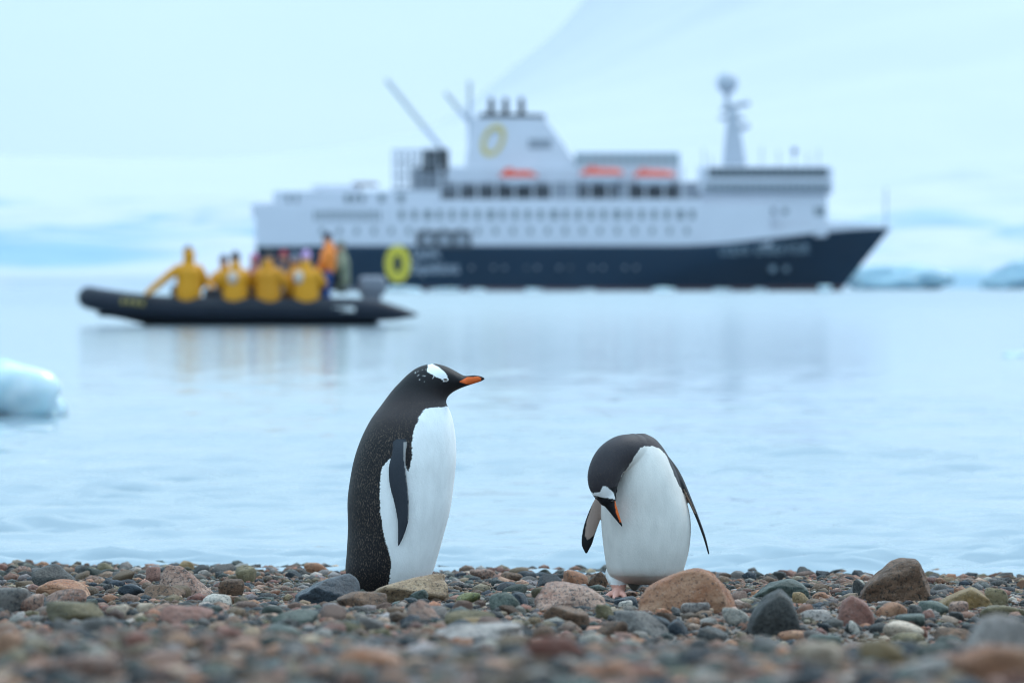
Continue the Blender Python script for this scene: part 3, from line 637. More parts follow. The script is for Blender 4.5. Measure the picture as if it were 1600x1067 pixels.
fp = np.array([(318, 395, 20, 30), (272, 455, 34, 60), (235, 540, 38, 75), (208, 620, 36, 80), (194, 690, 28, 82), (193, 736, 5, 82)], float); Q = catmull(fp, 36); x, z = zr(Q[:, 0], Q[:, 1])
t_ = np.gradient(np.stack([x, z], 1), axis=0); t_ /= np.linalg.norm(t_, axis=1)[:, None]
comps.append(sweep(np.stack([x, -Q[:, 3] * uR + .02, z], 1), np.stack([-t_[:, 1] * Q[:, 2] * uR, 0 * x, t_[:, 0] * Q[:, 2] * uR], 1), np.stack([0 * x, np.maximum(Q[:, 2] * .32, 6) * uR, 0 * x], 1), 24))
fp = np.array([(585, 215, 12, 40, 40), (655, 290, 34, 42, 30), (700, 350, 56, 45, 19), (745, 440, 66, 50, 12), (790, 545, 62, 55, 8.5), (828, 650, 42, 60, 7), (853, 745, 6, 62, 4)], float); Q = catmull(fp, 40); x, z = zr(Q[:, 0], Q[:, 1])
t_ = np.gradient(np.stack([x, z], 1), axis=0); t_ /= np.linalg.norm(t_, axis=1)[:, None]
comps.append(sweep(np.stack([x, -(Q[:, 3] - 40) * uR, z], 1), np.stack([0 * x, Q[:, 2] * uR, 0 * x], 1), np.stack([-t_[:, 1] * Q[:, 4] * uR, 0 * x, t_[:, 0] * Q[:, 4] * uR], 1), 24))
comps.append(path_r([(455, 860, -150, 60), (455, 905, -190, 42), (457, 935, -215, 22)], 24, 20, .5, (1, 0, 0)))
lx, lz = zr([362, 365, 366], [850, 885, 902]); comps.append(tube(np.stack([lx, [.01, -.01, -.015], lz], 1), [.032, .026, .021]))
lx2, _ = zr([640, 638, 636], [850, 892, 918]); comps.append(tube(np.stack([lx2, [.01, -.01, -.015], lz], 1), [.032, .026, .021]))
NB = len(comps)
for fx0 in (366, 634):
    fx, fz = zr(fx0, 898); comps += foot_comps(float(fx), -.018, gR + .004, 1.05, -math.pi / 2 + (.15 if fx0 > 500 else -.15), float(fz) - gR)
me, co, nr, cid = fuse('penguin', comps, .0023, 4)
px_ = co[:, 0] / dR * F + 800; py_ = HOR + (CAM_H - co[:, 2]) / dR * F; zx, zy = (px_ - 860) * 3.4433, (py_ - 650) * 3.4433
jx = 11 * fbm(co * 330, 1, 4) + 10 * fbm(co * 60, 5, 2); jy = 11 * fbm(co * 330, 2, 4) + 10 * fbm(co * 60, 6, 2)
CH = [(480, 166), (505, 157), (545, 157), (588, 172), (624, 212), (645, 265), (664, 318), (690, 368), (716, 415), (900, 440), (900, 1100), (100, 1100), (100, 430), (345, 440), (354, 400), (366, 330), (385, 298), (420, 258), (452, 205)]
frontal = nr[:, 1] < .30 + .2 * (vnoise(co * 60, 4) - .5)
white = inpoly(zx + jx, zy + jy, CH) & frontal & ((cid == 0) | (cid == 1) | ((cid == 2) & (zx > 374) & (zy < 345)))
col = np.where(white[:, None], np.array([.70, .67, .64])[None], np.array([.036, .031, .037])[None])
fleck = np.where(white, 0, .22)
st = white & (cid == 0); sa = (sstep(800, 890, zy + 60 * (vnoise(co * 25, 7) - .5)) * .55 + .5 * sstep(690, 735, zx) * sstep(560, 430, zy))[:, None]
col = np.where(st[:, None], col * (1 - sa) + np.array([.50, .36, .28])[None] * sa, col)
hd = ((cid == 2) | (cid == 3)) & ~white
blk = hd & (zy + .25 * zx > 455); col[blk] = (.010, .010, .013); fleck[blk] = 0
BAND = [(195, 388), (225, 402), (262, 396), (276, 366), (300, 368), (338, 404), (345, 436), (290, 428), (228, 416), (195, 420)]
bd = hd & inpoly(zx + jx * .5, zy + jy * .5, BAND); col[bd] = (.82, .82, .83); fleck[bd] = 0
ob = (cid == 3) & inpoly(zx, zy, [(340, 425), (352, 440), (372, 500), (390, 558), (383, 566), (368, 556), (352, 520), (342, 470)]); col[ob] = (.78, .15, .03)
f1 = cid == 4; col[f1] = (.010, .010, .012); fleck[f1] = 0
inn = f1 & (zy + jy < 660) & (nr[:, 1] < .2) & inpoly(zx + jx * .4, zy + jy * .4, [(300, 380), (232, 452), (196, 560), (184, 640), (200, 664), (232, 640), (300, 500)]); col[inn] = (.36, .26, .22)
f2 = cid == 5; col[f2] = (.018, .018, .022); fleck[f2] = .1; inn = f2 & (nr[:, 0] < -.3) & (zy < 520); col[inn] = (.36, .25, .19)
col[cid == 6] = (.20, .20, .19); th = (cid == 7) | (cid == 8); col[th] = (.80, .79, .78); fleck[th] = 0
ft = (cid >= NB) | (((cid == 7) | (cid == 8)) & (zy > 904)); col[ft] = (.68, .34, .27); lt = (cid >= NB) & (zy + jy < 908); fleck[ft] = 0; col[lt] = (.76, .75, .74)
pen2 = empty('penguin', (float(gxr), dR, gR)); tag(pen2, 'penguin bowing its head to preen, white belly to the viewer', 'penguin', 'penguins on the beach')
off = np.array([float(gxr), 0, gR]); me.vertices.foreach_set('co', (co - off).astype(np.float32).ravel())
finish('body', me, np.column_stack([col, fleck]), FEATHER, pen2)
for zx_, zy_, dp in ((243, 428, 318), (326, 446, 305)):
    x, z = zr(zx_, zy_); V, T = ellipsoid((float(x) - off[0], -dp * uR, float(z) - off[2]), (.004, .004, .003)); mesh_obj('eye', V, T, EYE, pen2)

# ------------------------------------------------------------------ inflatable boat with passengers
dZ = 8889 * .9 / 60.3; sZ = F / dZ; BX = 382
def bx(px): return (px - BX) / sZ
RUB = simple('black_rubber', (.017, .021, .033), .55, noise=.25, scale=4, spec=.2); HULL_DARK = simple('boat_hull_grey', (.02, .022, .026), .5)
MOTOR = simple('motor_grey', (.17, .18, .22), .4); YEL = simple('yellow_lettering', (.30, .23, .06), .6); WHT = simple('white_paint', (.70, .70, .70), .5)
boat = empty('inflatable_boat', ((BX - 800) / F * dZ, dZ, 0)); tag(boat, 'black inflatable boat carrying passengers in yellow parkas', 'boat')
tp = [(4.02, -.80, .24, .03), (3.5, -.82, .29, .17), (2.8, -.85, .36, .26), (1, -.86, .38, .27), (-1.4, -.86, .40, .27), (-2.5, -.80, .47, .27), (-3.15, -.58, .56, .265), (-3.55, -.28, .63, .26), (-3.62, 0, .65, .26)]
tp = np.array(tp + [(a, -b, c, d) for a, b, c, d in tp[-2::-1]]); V, T = tube(tp[:, :3], tp[:, 3], 150, 28, side=(0, 0, 1)); mesh_obj('side_tube', V, T, RUB, boat)
hv = []; U_ = np.linspace(0, 1, 24)
for u in U_:
    xk = 3.1 - u * 6.45; rise = sstep(.72, 1, u); hb = .72 * (1 - rise ** 2 * .92); kz = -.18 + .50 * rise
    hv += [(xk, -hb, .30 + .22 * rise), (xk - .05, -hb * .55, kz * .6 + .02), (xk - .12 * rise, 0, kz), (xk - .05, hb * .55, kz * .6 + .02), (xk, hb, .30 + .22 * rise)]
hf = [(i * 5 + j, i * 5 + j + 1, i * 5 + j + 6, i * 5 + j + 5) for i in range(23) for j in range(4)] + [(i * 5 + 4, i * 5, i * 5 + 5, i * 5 + 9) for i in range(23)] + [(0, 1, 2, 3, 4)]
mesh_obj('hull', hv, hf, HULL_DARK, boat)
def box(name, c, s, mat, parent, bev=.02, rot=None):
    bm = bmesh.new(); bmesh.ops.create_cube(bm, size=1); bmesh.ops.scale(bm, vec=s, verts=bm.verts)
    if bev: bmesh.ops.bevel(bm, geom=bm.edges[:], offset=bev, segments=3, affect='EDGES', profile=.5)
    if rot is not None: bmesh.ops.rotate(bm, cent=(0, 0, 0), matrix=rot, verts=bm.verts)
    bmesh.ops.translate(bm, vec=c, verts=bm.verts); me = bpy.data.meshes.new(name); bm.to_mesh(me); bm.free(); me.materials.append(mat)
    return link(name, me, parent)
box('transom', (2.75, 0, .38), (.08, 1.3, .5), HULL_DARK, boat, .015)
box('floor', (0, 0, .17), (5.6, 1.3, .05), HULL_DARK, boat, .01)
mt = box('outboard_motor', (2.98, 0, .92), (.66, .42, .46), MOTOR, boat, .13)
box('motor_leg', (3.0, 0, .35), (.28, .18, .85), MOTOR, mt, .06); box('motor_lower_cowl', (2.96, 0, .66), (.46, .32, .2), MOTOR, mt, .06)
box('tiller', (2.52, 0, .86), (.5, .06, .06), MOTOR, mt, .02)
for k in range(4): box('marking', (bx(197 + 10 * k), -.80 - .20 - .03 * k, .56 - .012 * k), (.10, .06, .13), YEL, boat, .008, Matrix.Rotation(.12 + k * .02, 3, 'Z'))
box('marking', (bx(539), -1.112, .38), (.52, .02, .10), WHT, boat, .008)
V, T = tube([(-3.3, -.66, .78), (-2.4, -1.0, .62), (-1, -1.12, .50), (1, -1.12, .46), (2.6, -1.1, .44)], .018, 40, 8); mesh_obj('grab_line', V, T, HULL_DARK, boat)

def attr_mat(name, rough):
    m, t, b = nodes(name); at = t.nodes.new('ShaderNodeAttribute'); at.attribute_name = 'Col'; n = t.nodes.new('ShaderNodeTexNoise'); n.inputs['Scale'].default_value = 9
    tcn = t.nodes.new('ShaderNodeTexCoord'); t.links.new(tcn.outputs['Object'], n.inputs['Vector']); bp = t.nodes.new('ShaderNodeBump'); bp.inputs['Strength'].default_value = .5; bp.inputs['Distance'].default_value = .03
    t.links.new(n.outputs[0], bp.inputs['Height']); t.links.new(bp.outputs[0], b.inputs['Normal']); t.links.new(at.outputs['Color'], b.inputs['Base Color']); b.inputs['Roughness'].default_value = rough; return m
CLOTH = attr_mat('clothing_and_skin', .7)
SKIN, BLK = (.50, .28, .20), (.015, .016, .02)
def person(label, x, y, z, face, s, jacket, pants, hat, group=None, stand=False, lean=0., arms=None, hood=None, pack=None, trim=None):
    cs = []; cc = []
    def add(c, col): cs.append(c); cc.append(col)
    T_ = lambda P: np.asarray(P, float)
    t0 = np.array([0, 0, -.12 if not stand else .10]); nk = np.array([lean, 0, .50])
    P = [t0, t0 + (0, 0, .10), (lean * .4, 0, .22), (lean * .8, 0, .40), nk]
    add(tube(P, [.235, .25, .235, .235, .13], 24, 24, .74, (0, 1, 0)), jacket)
    add(tube([nk + (-.01, 0, -.02), nk + (.0, 0, .09)], [.125, .10], 8, 16), hood or jacket)
    hc = nk + (.035, 0, .20)
    add(ellipsoid(hc, (.098, .082, .125)), SKIN); add(ellipsoid(hc + (.10, 0, -.015), (.022, .016, .026)), SKIN)
    for sg in (-1, 1): add(ellipsoid(hc + (.088, sg * .034, .018), (.014, .013, .012)), BLK); add(ellipsoid(hc + (-.005, sg * .085, -.01), (.022, .014, .032)), SKIN)
    add(ellipsoid(hc + (.084, 0, -.062), (.014, .026, .009)), (.35, .12, .10))
    add(ellipsoid(hc + (-.012, 0, .065), (.112, .098, .088)), hat); add(tube([hc + (-.012, -.005, .045), hc + (-.012, .005, .045)], [.1, .1], 4, 20, 1.0, (0, 0, 1)) if False else ellipsoid(hc + (-.012, 0, .15), (.03, .03, .028)), hat)
    if hood: add(ellipsoid(hc + (-.06, 0, -.02), (.10, .115, .14)), hood)
    if pack: add(ellipsoid((-.15, .10, .36), (.08, .10, .12)), pack)
    if trim: add(ellipsoid((.14 + lean * .6, 0, .25), (.09, .17, .17)), trim)
    arms = arms or [((.13, 0.29, .24), (.34, .13, .12)), ((.13, -.29, .24), (.34, -.13, .12))]
    for (el, wr), sg in zip(arms, (1, -1)):
        sh = nk + (0, sg * .19, -.07); el, wr = T_(el), T_(wr)
        add(tube([sh, (sh + el) / 2 + (0, sg * .01, 0), el, (el + wr) / 2, wr], [.095, .09, .078, .072, .058], 20, 16), jacket)
        dv = (wr - el) / np.linalg.norm(wr - el); up = np.array([0, 0, 1.0]); sd_ = np.cross(dv, up); sd_ /= np.linalg.norm(sd_) + 1e-6
        pm = wr + dv * .085; add(tube([wr, pm], [.034, .040], 6, 12, .55, sd_), BLK)
        for k in range(4):
            b0 = pm + sd_ * (k - 1.5) * .022; ln = (.055, .068, .064, .048)[k]; add(tube([b0, b0 + dv * ln * .6 - up * .008, b0 + dv * ln - up * .03], [.0125, .012, .011], 8, 8), BLK)
        add(tube([wr + dv * .03 + sd_ * .03 * sg, wr + dv * .075 + sd_ * .062 * sg - up * .01], [.0135, .012], 6, 8), BLK)
    for sg in (-1, 1):
        if stand: L_ = [(0, sg * .09, .02), (.03, sg * .11, -.45), (-.02, sg * .12, -.84)]; ft_ = [(-.05, sg * .12, -.88), (.14, sg * .13, -.90)]
        else: L_ = [(.02, sg * .10, .0), (.43, sg * .14, .04), (.46, sg * .14, -.32)]; ft_ = [(.43, sg * .14, -.37), (.64, sg * .15, -.39)]
        add(tube([L_[0], (np.add(L_[0], L_[1]) / 2), L_[1], (np.add(L_[1], L_[2]) / 2), L_[2]], [.12, .105, .085, .08, .07], 24, 16), pants); add(tube(ft_, [.062, .05], 8, 14), BLK)
    cs = [(V * s, T) for V, T in cs]
    me, co, nr, cid = fuse('person', cs, .0125, 2)
    o = finish('person', me, np.column_stack([np.array(cc)[cid], np.ones(len(co))]), CLOTH, None, (boat.location.x + x, dZ + y, z)); o.rotation_euler = (0, 0, face)
    return tag(o, label, 'person', group or 'people riding in the inflatable boat')
Y1, Y2 = (.64, .265, .003), (.58, .23, .003)
away, toward = math.pi / 2, -math.pi / 2
NEAR, FARY, zt = -.84, .84, .70
DK, PNT = (.02, .022, .035), (.02, .021, .026)
person('person in yellow parka with raised hood, sitting apart at the bow, arm on the tube', bx(298), NEAR, zt + .08, away + .35, 1.24, Y1, PNT, DK, hood=Y1, arms=[((.02, .45, .25), (.05, .78, -.02)), ((.05, -.33, .2), (.22, -.2, .02))])
person('person in yellow parka with dark hat at the bow end of the packed row', bx(350), FARY - .55, zt + .02, toward - .6, 1.08, Y1, DK, (.05, .045, .06))
person('person in yellow parka with white pack, back turned, beside the dark hatted one', bx(371), NEAR, zt - .03, away + .3, 1.22, Y1, PNT, (.04, .03, .03), pack=(.55, .45, .40))
person('passenger facing out with a purple pink hat in the packed row', bx(396), FARY - .25, zt + .05, toward, 1.08, (.30, .12, .20), PNT, (.36, .06, .20))
person('person in yellow parka with black hat and turned head, broad back to the beach', bx(421), NEAR, zt - .02, away - .4, 1.27, Y2, PNT, (.018, .02, .025), arms=[((.1, .33, .2), (.36, .2, .05)), ((.12, -.34, .2), (.3, -.28, -.02))])
person('passenger with dark red hat facing the beach from the far tube', bx(441), FARY, zt + .10, toward + .1, 1.12, (.12, .09, .10), PNT, (.30, .015, .04))
person('passenger with grey blue hat between the dark red hat and the lilac hat', bx(459), FARY - .1, zt + .05, toward - .2, 1.08, Y2, PNT, (.16, .20, .28))
person('person in yellow parka with lilac hat and pale pack, back turned', bx(480), NEAR, zt - .03, away - .2, 1.25, Y1, PNT, (.52, .32, .58), pack=(.55, .46, .40))
person('standing driver in orange vest, blue trousers and dark cap', bx(512), -.1, 1.27, math.pi - .08, 1.04, (.80, .22, .025), (.012, .06, .25), (.010, .012, .035), stand=True, lean=-.03, arms=[((.06, .26, .2), (.2, .2, .02)), ((.02, -.27, .2), (-.05, -.26, -.05))])
person('passenger in khaki jacket half hidden behind the standing driver', bx(533), .45, 1.08, math.pi + .3, 1.05, (.20, .22, .15), DK, (.12, .14, .11))

# ------------------------------------------------------------------ expedition ship
sS = 7.22; dS = F / sS; SX0 = 895
def shx(px): return (px - SX0) / sS
def shz(py): return (455 - py) / sS
NAVY = simple('navy_hull_paint', (.002, .020, .046), .35, noise=.15, scale=.15, spec=.12); SWHITE = simple('white_ship_paint', (.58, .585, .66), .45, noise=.06, scale=.2); SGREY = simple('grey_ship_paint', (.26, .28, .33), .5, scale=.3)
SPALE = simple('pale_grey_ship_paint', (.40, .43, .50), .5, scale=.3)
GLASS = simple('dark_window_glass', (.16, .19, .22), .2); SBLACK = simple('black_ship_paint', (.015, .016, .02), .5); BOOT = simple('red_boot_paint', (.06, .010, .012), .5)
LBO = simple('lifeboat_orange', (.72, .085, .035), .5); LYEL = simple('yellow_emblem', (.62, .50, .03), .5); LETT = simple('pale_lettering', (.42, .47, .56), .5); SDARK = simple('dark_paint_and_shade', (.05, .055, .07), .6)  # SDARK: plain dark paint, also the shade put into the opening panels
ship = empty('expedition_ship', ((SX0 - 800) / F * dS, dS, 0), R(-3)); tag(ship, 'navy and white expedition cruise ship with orange lifeboats anchored in the bay', 'ship')
HB = 10.0
def hullpt(u, v):
    x0 = shx(415 - 12 * v); x1 = shx(1313 + 78 * max(v, 0) ** 1.0) if v >= 0 else shx(1313 + 20 * v); x = x0 + (x1 - x0) * u
    top = 9.7 + 3.9 * float(sstep(.66, 1.0, u)); z = v * top if v >= 0 else v * 3
    ub = .80 - .26 * (1 - max(v, 0)) ; e = 1.6 + .5 * max(v, 0)
    b = HB * (1 if u < ub else max(0.0, 1 - ((u - ub) / (1 - ub)) ** e)) * (.80 + .20 * float(sstep(0, .1, u))) * (1 if v >= 0 else 1 + .25 * v)
    return x, b, z
NU, VL = 90, [-1, -.4, 0, .07, .3, .5, .7, .85, 1.0]
def hull_part(name, vs, mat):
    Vv = []; Ff = []; n = len(vs)
    for i in range(NU + 1):
        for v in vs:
            x, b, z = hullpt(i / NU, v); Vv.append((x, -b, z))
        for v in vs:
            x, b, z = hullpt(i / NU, v); Vv.append((x, b, z))
    st = 2 * n
    for i in range(NU):
        for j in range(n - 1):
            a = i * st + j; Ff.append((a, a + 1, a + st + 1, a + st)); a = i * st + n + j; Ff.append((a + 1, a, a + st, a + st + 1))
        a = i * st + n - 1; Ff.append((a, a + n, a + n + st, a + st))
    for j in range(n - 1): Ff.append((j, j + n, j + n + 1, j + 1))
    return mesh_obj(name, Vv, Ff, mat, ship, smooth=True)
hull = hull_part('hull', VL[3:], NAVY); hull_part('boot_stripe', [-1, -.4, 0, .0698], BOOT)
hull_part('hull_lower', [.1198, .1199], NAVY) if False else None
def blk(name, l, r_, top, bot, hw, mat, parent=None, bev=.15):
    return box(name, ((shx(l) + shx(r_)) / 2, 0, (shz(top) + shz(bot)) / 2), (shx(r_) - shx(l), 2 * hw, shz(top) - shz(bot)), mat, parent or ship, bev)
def panel(name, l, r_, top, bot, y, th, mat, parent=None, bev=.05):
    return box(name, ((shx(l) + shx(r_)) / 2, y, (shz(top) + shz(bot)) / 2), (shx(r_) - shx(l), th, shz(top) - shz(bot)), mat, parent or ship, bev)
d1 = blk('main_deckhouse', 404, 1205, 322, 386, 9.75, SWHITE)
d2 = blk('forward_deckhouse', 1095, 1292, 303, 372, 8.2, SWHITE, bev=.6)
d3 = blk('aft_deckhouse', 432, 690, 300, 322.5, 9.2, SWHITE); blk('stern_gallery', 398, 432, 318, 340, 8.6, SWHITE)
blk('sun_deck_bar', 490, 560, 290, 300.5, 6, SWHITE, d3); blk('canopy', 552, 588, 286, 291, 5, simple('canopy_brown', (.22, .17, .15), .7), d3)
d4 = blk('boat_deck_house', 690, 1100, 286, 322.6, 6.6, SGREY); blk('boat_deck_slab', 690, 1100, 313, 323, 9.6, SWHITE, d4)
d5 = blk('upper_house', 700, 1062, 262, 286.5, 5.6, SWHITE); blk('observation_lounge', 900, 1062, 240, 262.4, 5.2, simple('lounge_glass', (.35, .42, .47), .3), d5)
d6 = blk('bridge', 1092, 1300, 262, 303.5, 9.4, SWHITE, bev=.4); panel('bridge_grey_band', 1100, 1296, 287, 302, -9.42, .12, SGREY, d6)
panel('bridge_window_band', 1108, 1292, 264, 280, -9.42, .10, SDARK, d6)  # dark band of the bridge front that the windows sit on
for k in range(17): panel('bridge_window', 1112 + k * 10.6, 1119.5 + k * 10.6, 266, 277, -9.52, .10, GLASS, d6)
for k in range(19): panel('window', 1112 + k * 9.6, 1117 + k * 9.6, 289, 299, -9.52, .10, GLASS, d6)
for k in range(13): panel('window', 496 + k * 8.2, 500 + k * 8.2, 330, 346, -9.78, .12, GLASS, d1)
for k in range(24): panel('window', 628 + k * 19.6, 636 + k * 19.6 + (3 if k % 5 == 2 else 0), 330, 344, -9.78, .12, GLASS, d1)
for k in range(22): panel('window', 505 + k * 27, 511 + k * 27, 357, 367, -9.78, .12, GLASS, d1)
for l, r_ in ((543, 551), (555, 562), (567, 574), (596, 605), (626, 636), (452, 458), (466, 471)): panel('window', l, r_, 305, 318, -9.23, .12, GLASS, d3)
for l, r_, a, b_ in ((1124, 1130, 325, 335), (1152, 1162, 322, 334), (1188, 1197, 327, 335), (1203, 1211, 327, 335), (1222, 1231, 328, 336), (1272, 1288, 326, 338)): panel('window', l, r_, a, b_, -8.24, .12, GLASS, d2)
panel('mooring_shade_panel', 1132, 1196, 350, 361, -8.3, .25, SDARK, d2); panel('side_door_shade_panel', 655, 740, 362, 388, -10.02, .3, SDARK, d1)  # flat dark panels; the shade inside both openings is put into the colour
for k in range(3): panel('door_post', 664 + k * 26, 682 + k * 26, 368, 384, -10.20, .1, SGREY, d1)
for l, r_ in ((690, 862), (908, 962), (985, 1062)): panel('promenade_shade_panel', l, r_, 291, 313, -6.62 - .05, .3, SDARK, d4)  # raised dark panels with the shade under the lifeboats painted in
for k in range(14): panel('davit_post', 690 + k * 29, 693 + k * 29, 262, 313, -9.2, .35, SWHITE, d4)
for k in range(14): panel('rail_post', 902 + k * 12, 904 + k * 12, 240, 262, -5.3, .15, SGREY, d5)
for k in range(30):
    hp = shx(690 + k * 17); V, T = tube([(hp, -HB - .02, shz(419)), (hp, -HB - .14, shz(419))], .33, 4, 14, 1, (0, 0, 1)); 
    if k not in (0, 1, 2) and 690 + k * 17 < 1010 and k % 3 != 1: mesh_obj('porthole', V, T, SGREY if k % 4 else GLASS, hull)
for l, r_, tp_ in ((783, 843, 267), (908, 977, 264), (991, 1057, 267)):
    x0, x1 = shx(l), shx(r_); lb = empty('lifeboat', (0, 0, 0)); lb.parent = ship
    xs_ = np.linspace(0, 1, 9); cx_ = x0 + (x1 - x0) * xs_; rr = 1.35 * np.sqrt(np.clip(1 - (2 * xs_ - 1) ** 4, .02, 1)); zc = shz(tp_ + 16)
    V, T = sweep(np.stack([cx_, 0 * cx_ - 8.6, 0 * cx_ + zc], 1), np.stack([0 * cx_, rr, 0 * cx_], 1), np.stack([0 * cx_, 0 * cx_, rr * .95], 1), 20); mesh_obj('lower_hull', V, T, SWHITE, lb)
    V, T = sweep(np.stack([cx_, 0 * cx_ - 8.6, 0 * cx_ + zc + .95], 1), np.stack([0 * cx_, rr * 1.03, 0 * cx_], 1), np.stack([0 * cx_, 0 * cx_, rr * .78], 1), 20); mesh_obj('canopy', V, T, LBO, lb)
    cb = box('cockpit', (x0 + (x1 - x0) * .26, -8.6, shz(tp_) - .1), (1.9, 1.5, .9), LBO, lb, .3)
    lb['label'] = 'enclosed orange lifeboat'
# funnel
def prism(name, poly, hw, mat, parent, taper=1.0):
    P = [(shx(a), shz(b_)) for a, b_ in poly]; n = len(P); zmin = min(p[1] for p in P); zmax = max(p[1] for p in P)
    w_ = [hw * (1 + (taper - 1) * (p[1] - zmin) / (zmax - zmin + 1e-6)) for p in P]
    V = [(p[0], -k, p[1]) for p, k in zip(P, w_)] + [(p[0], k, p[1]) for p, k in zip(P, w_)]
    return mesh_obj(name, V, [tuple(range(n))[::-1], tuple(range(n, 2 * n))] + [(i, (i + 1) % n, n + (i + 1) % n, n + i) for i in range(n)], mat, parent, smooth=False)
fu = prism('funnel', [(728, 264), (738, 185), (850, 185), (878, 222), (905, 264)], 4.2, SWHITE, ship, .85)
prism('funnel_cap', [(748, 184.8), (752, 178), (850, 180), (853, 184.8)], 3.7, SBLACK, fu)
for px in (768, 790, 815):
    V, T = tube([(shx(px), -1, shz(182)), (shx(px), -1, shz(157))], [.75, .6], 6, 12); mesh_obj('exhaust_pipe', V, T, SBLACK, fu)
def ring(name, cx_, cy_, a, b_, st, y, mat, parent, slant=0.):
    th = np.linspace(0, 2 * math.pi, 48, endpoint=False); V = []
    for yy in (y, y - .1):
        for k in (1, 0):
            aa, bb = (a - st * (1 - k)) / sS, (b_ - st * 1.15 * (1 - k)) / sS
            V += [(shx(cx_) + aa * math.cos(t) + slant * bb * math.sin(t), yy, shz(cy_) + bb * math.sin(t)) for t in th]
    n = 48; Ff = []
    for i in range(n):
        j = (i + 1) % n; Ff += [(i, j, n + j, n + i), (2 * n + i, 3 * n + i, 3 * n + j, 2 * n + j), (i, 2 * n + i, 2 * n + j, j), (n + i, n + j, 3 * n + j, 3 * n + i)]
    return mesh_obj(name, V, Ff, mat, parent, smooth=False)
ring('emblem', 772, 221, 18, 25, 6.5, -4.05, simple('funnel_emblem', (.62, .47, .13), .5), fu, .25)
ring('emblem', 626, 413, 20, 29, 13, -HB - .03, LYEL, hull)
box('funnel_vent', (shx(845), -3.9, shz(226)), (5, .5, 2), SGREY, fu, .1)
def lettering(name, txt, l, r_, top, bot, y, mat, parent, rz=0., tilt=0., italic=0.):
    cu = bpy.data.curves.new('t', 'FONT'); cu.body = txt; cu.size = 1; cu.extrude = .02; cu.shear = italic; ob = link('t', cu); dg = bpy.context.evaluated_depsgraph_get(); me = bpy.data.meshes.new_from_object(ob.evaluated_get(dg)); bpy.data.objects.remove(ob)
    co = np.empty(len(me.vertices) * 3, np.float32); me.vertices.foreach_get('co', co); co = co.reshape(-1, 3); mn, mxx = co.min(0), co.max(0)
    wd, ht = (r_ - l) / sS, (bot - top) / sS; c2 = np.zeros_like(co); c2[:, 0] = (co[:, 0] - mn[0]) / (mxx[0] - mn[0]) * wd; c2[:, 2] = (co[:, 1] - mn[1]) / (mxx[1] - mn[1]) * ht + c2[:, 0] * tilt; c2[:, 1] = -(co[:, 2]) * 3
    me.vertices.foreach_set('co', c2.ravel()); me.materials.clear(); me.materials.append(mat); o = link(name, me, parent, (shx(l), y, shz(bot))); o.rotation_euler = (0, 0, rz); return o
lettering('hull_lettering', 'Quark', 648, 692, 387, 408, -HB - .05, LETT, hull); lettering('hull_lettering', 'Expeditions', 648, 721, 410, 434, -HB - .05, LETT, hull)
# ship's name follows the flare of the bow, letter by letter
name_txt = 'OCEAN ENDEAVOUR'; NAME = simple('bow_lettering', (.20, .27, .34), .5)
for k, ch in enumerate(name_txt):
    if ch == ' ': continue
    l = 1126 + k * 9.3; u = (shx(l + 4) - shx(403)) / (shx(1391) - shx(403)); x_, b_, z_ = hullpt(u, .72); x2_, b2_, _ = hullpt(min(u + .01, 1), .72); xa, ba, za = hullpt(u, .60); 
    lettering('bow_letter', ch, l, l + 7.5, 385 - k * .25, 400 - k * .25, -max(b_, b2_, hullpt(u, .9)[1]) - .06, NAME, hull, math.atan2(b_ - b2_, x2_ - x_), 0)
for px, rr in ((1207, .75), (1228, .6)):
    u = (shx(px) - shx(405)) / (shx(1360) - shx(405)); x_, b_, z_ = hullpt(u, .5); V, T = tube([(shx(px), -b_ + .3, shz(421)), (shx(px), -b_ - .35, shz(421))], rr, 4, 14, 1, (0, 0, 1)); mesh_obj('bow_emblem', V, T, NAME, hull)
# cranes, masts, rails
def bar(name, p, q_, r_, mat, parent, y=0): V, T = tube([(shx(p[0]), y, shz(p[1])), (shx(q_[0]), y, shz(q_[1]))], r_, 6, 8); return mesh_obj(name, V, T, mat, parent)
cr = box('crane_base', (shx(682), -4, shz(252)), (5.6, 4, 5), SBLACK, ship, .3); bar('crane_arm', (697, 240), (607, 128), .5, SPALE, cr, -4); bar('crane_arm', (742, 200), (699, 148), .5, SPALE, cr, -3); bar('post', (735, 250), (735, 130), .42, SPALE, cr, -3)
fr = blk('crane_deck', 615, 725, 296, 300.6, 7, SGREY, bev=.05); blk('winch_house', 645, 722, 262, 296.4, 4.5, SGREY, fr, .1)
for k in range(8):
    bar('frame_post', (617 + k * 10, 297), (617 + k * 10, 236), .16, SGREY, fr, -6.5); bar('frame_post', (617 + k * 10, 297), (617 + k * 10, 236), .16, SGREY, fr, 6.5)
for py in (237, 255, 275): bar('frame_rail', (616, py), (690, py), .16, SGREY, fr, -6.5)
ma = prism('mast', [(1128, 262), (1138, 168), (1150, 168), (1166, 262)], 1.2, SPALE, ship, .5)
V, T = ellipsoid((shx(1136), 0, shz(131)), (2.3, 2.3, 2.4)); mesh_obj('radar_dome', V, T, SPALE, ma); bar('dome_post', (1136, 170), (1136, 140), .6, SPALE, ma)
bar('radar_arm', (1130, 172), (1168, 163), .55, SGREY, ma); bar('radar_arm', (1144, 208), (1168, 198), .55, SGREY, ma); bar('spreader', (1126, 186), (1160, 186), .45, SGREY, ma)
for px, a in ((1190, 232), (1216, 238), (1240, 234), (1262, 242), (1278, 236), (1100, 235), (1112, 245)): bar('antenna', (px, 263), (px, a), .13, SGREY, d6, -5)
box('search_light', (shx(1241), -5, shz(238)), (1.1, 1.1, 1.3), SDARK, d6, .2)
bar('bow_flagpole', (1383, 358), (1383, 296), .16, SGREY, hull)
